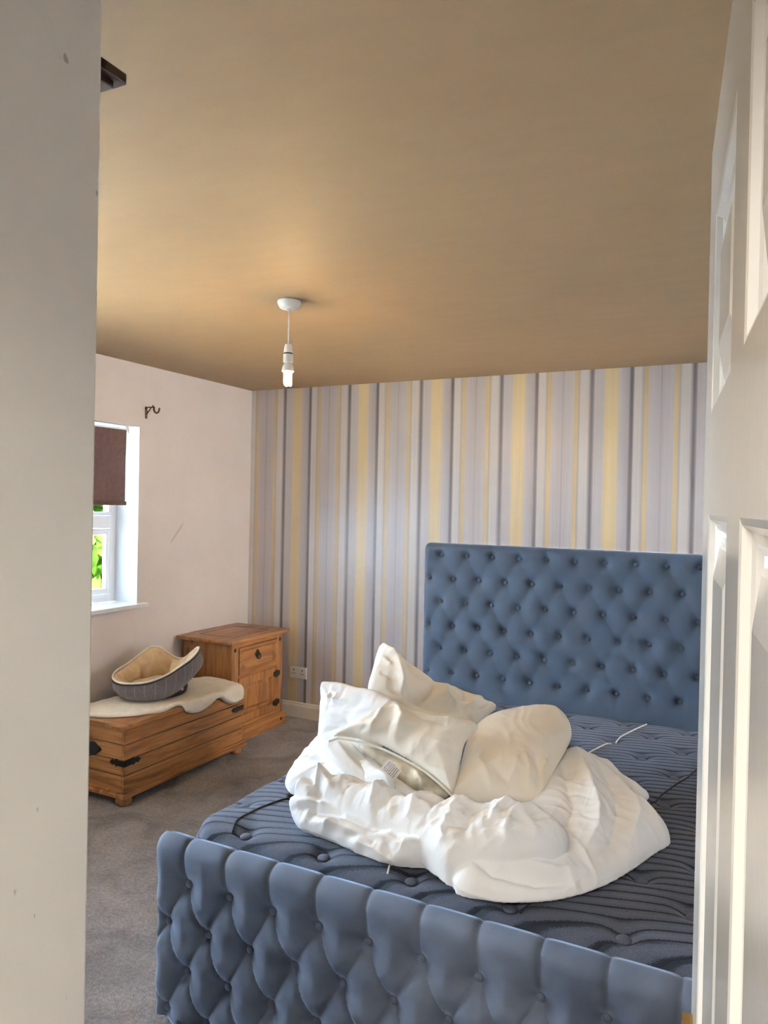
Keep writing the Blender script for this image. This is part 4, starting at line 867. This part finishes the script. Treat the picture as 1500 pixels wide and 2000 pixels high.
# random fine creases per piece: how many, direction in degrees, spread, length, height
CREASE = {'A': (34, 78, 24, .26, .006), 'B': (120, 50, 14, .19, .0052), 'C': (54, 14, 14, .19, .0048), 'D': (10, 60, 25, .08, .004), 'E': (24, 20, 35, .10, .005),
          'P4': (30, 25, 40, .09, .004), 'P3': (26, -40, 35, .10, .0045), 'P2': (34, 40, 45, .09, .004), 'inner': (14, 60, 50, .05, .004), 'flap': (8, -50, 25, .10, .003), 'P1': (12, 75, 35, .12, .0018)}
def build_lobe(key, L, h=.0062):
    poly = smooth_poly(L['out'], 2); u, v, d, rim, F = lobe_grid(poly, h)
    T, R_ = L['T'], L['R']; s = 1-(1-np.clip(d/R_, 0, 1))**2; prof = np.sqrt(s)
    edge = np.clip(d/.03, 0, 1)
    amp, wl_, deg = L['wr']; ca, sa = math.cos(math.radians(deg)), math.sin(math.radians(deg)); a = (u*ca+v*sa)/wl_; b = (-u*sa+v*ca)/(wl_*2.6)
    sd = len(L['out'])
    warp = hashn(u/.09, v/.09, sd)*1.6
    w1 = 1-np.abs(2*hashn(a+warp, b+warp*.5, sd)-1); w2 = 1-np.abs(2*hashn(a*2.3+warp*2, b*2.1, sd+3)-1)
    disp = 1.7*amp*(w1*1.3+w2*.6-.9)*edge
    for pts, am, wd_ in L['st']:
        ds, bx_, by_ = polydist(u, v, pts, False)
        L0 = pts[0]; L1 = pts[-1]; e0 = np.hypot(bx_-L0[0], by_-L0[1]); e1 = np.hypot(bx_-L1[0], by_-L1[1]); tot = math.hypot(L1[0]-L0[0], L1[1]-L0[1])
        tp_ = np.clip(np.minimum(e0, e1)/(tot*.25+1e-6), .25, 1)
        disp = disp+1.7*am*np.exp(-(ds/wd_)**1.3)*tp_*np.clip(d/.012, .15, 1)
    nr, deg, spr, ln, am = CREASE[key]; rg_ = np.random.default_rng(len(key)*7+ord(key[-1])); P_ = np.array(poly)
    for _ in range(nr):
        k = rg_.integers(0, len(u)); c0 = np.array([u[k], v[k]]); th_ = math.radians(deg+rg_.normal()*spr); l2 = ln*rg_.uniform(.4, 1.3)/2
        dv = np.array([math.cos(th_), math.sin(th_)]); nv = np.array([-dv[1], dv[0]]); bend = rg_.normal()*.22*l2
        pts = [c0-dv*l2, c0-dv*l2*.4+nv*bend*.8, c0+dv*l2*.3+nv*bend, c0+dv*l2-nv*bend*.2]
        ds, bx_, by_ = polydist(u, v, pts, False); w_ = rg_.uniform(.004, .0075); tt = np.hypot(bx_-c0[0], by_-c0[1])/l2
        disp = disp+1.35*am*rg_.uniform(.4, 1.2)*(1 if rg_.random() < .7 else -1)*np.exp(-ds/w_)*np.clip(1.1-tt, 0, 1)*np.clip(d/.012, .2, 1)
    O, U, Vv = (np.array(L[k]) for k in ('O', 'U', 'V')); Nn = np.cross(U, Vv)
    base = O+u[:, None]*U+v[:, None]*Vv
    if key == 'B': q_ = np.clip((u-.10)/.20, 0, 1); base[:, 2] -= .05*q_*q_*(3-2*q_)
    ht = T*prof
    if L['base'] is None:
        top_ = base+Nn*((ht*.55+disp))[:, None]; bot = base-Nn*((ht*.45-disp*.3))[:, None]
    else:
        top_ = base+Nn*((ht*.8+disp))[:, None]; bot = base-Nn*(ht*.3)[:, None]
        fl = L['base']+.018
        top_[:, 2] = np.maximum(top_[:, 2], fl); base[:, 2] = np.maximum(base[:, 2], fl)
        bot[:, 2] = np.where(rim, bot[:, 2], np.minimum(bot[:, 2], np.maximum(fl-.004, top_[:, 2]-.05-3*d)))
        bot[:, 2] = np.maximum(bot[:, 2], fl-.006)
    n = len(u); bi = np.where(rim, np.arange(n), np.arange(n)+n)
    return np.concatenate([top_, bot]), np.concatenate([F, bi[F][:, ::-1]]), n
def bedding(name, keys, mat, label, cat, root=None, parent=None, sm=1, h=.0045):
    mb = MB()
    for k in keys:
        V, F, n = build_lobe(k, LB[k], h); mb.add(V.tolist(), F.tolist())
    o = link(name, mb, mat, root, parent, smooth=1)
    md = o.modifiers.new('smooth', 'SMOOTH'); md.factor = .5; md.iterations = sm
    if len(keys) > 1:
        o.modifiers.remove(md); rm = o.modifiers.new('merge', 'REMESH'); rm.mode = 'VOXEL'; rm.voxel_size = .0036; rm.use_smooth_shade = True
        md = o.modifiers.new('smooth', 'SMOOTH'); md.factor = .4; md.iterations = 1
    if label: tag(o, label, cat)
    return o
bedding('duvet', ['A', 'B', 'C', 'D', 'E'], 'cotton', 'crumpled white duvet heaped across the middle of the mattress', 'duvet', sm=1)
bedding('pillow', ['P4'], 'cotton', 'white pillow standing at the left of the heap, bluish in window light', 'pillow')
bedding('pillow', ['P3'], 'ivory', 'crumpled cream pillow with one corner standing up as the peak of the heap', 'pillow')
bedding('pillow', ['P1'], 'cream', 'plump smooth cream pillow lying at the right of the heap', 'pillow')
pc = thing('pillow', 'pillow in an open white case with a care label hanging from its hem', 'pillow', (2.45, -2.45, .72))
cs = bedding('pillowcase', ['P2'], 'ivory', None, None, pc)
bedding('case_flap', ['flap'], 'cotton', None, None, pc, cs)
bedding('inner_pillow', ['inner'], 'stain', None, None, pc, h=.005)
HM = [[2.2567, -2.5315, 0.8058], [2.2824, -2.5154, 0.8158], [2.3352, -2.5054, 0.8131], [2.3886, -2.4978, 0.8078], [2.4436, -2.4946, 0.7977], [2.4992, -2.4947, 0.784], [2.5459, -2.4973, 0.7699], [2.5922, -2.5009, 0.755], [2.6304, -2.5079, 0.7385], [2.6688, -2.5169, 0.72], [2.6962, -2.5255, 0.7046]]
link('hem', MB().tube(HM, .0042, 8), 'ivory', pc, cs, smooth=1)
LQ = [[2.4897, -2.6127, 0.7792], [2.4931, -2.5566, 0.7931], [2.5494, -2.5841, 0.7747], [2.5495, -2.6407, 0.76]]
V = []; F = []; UV = []
for j in range(7):
    for i in range(7):
        a, b = i/6, j/6; p = [(1-a)*(1-b)*LQ[0][k]+a*(1-b)*LQ[1][k]+a*b*LQ[2][k]+(1-a)*b*LQ[3][k] for k in range(3)]; p[2] += .003*math.sin(b*PI)*1.0
        V.append(tuple(p)); UV.append((a, b))
for j in range(6):
    for i in range(6): F.append((j*7+i, j*7+i+1, j*7+i+8, j*7+i+7))
lb_ = link('care_label', MB().add(V, F), 'label', pc, cs, uv=UV, fixn=False); lb_['label'] = 'small white printed care label'
sd_ = lb_.modifiers.new('thick', 'SOLIDIFY'); sd_.thickness = .0006
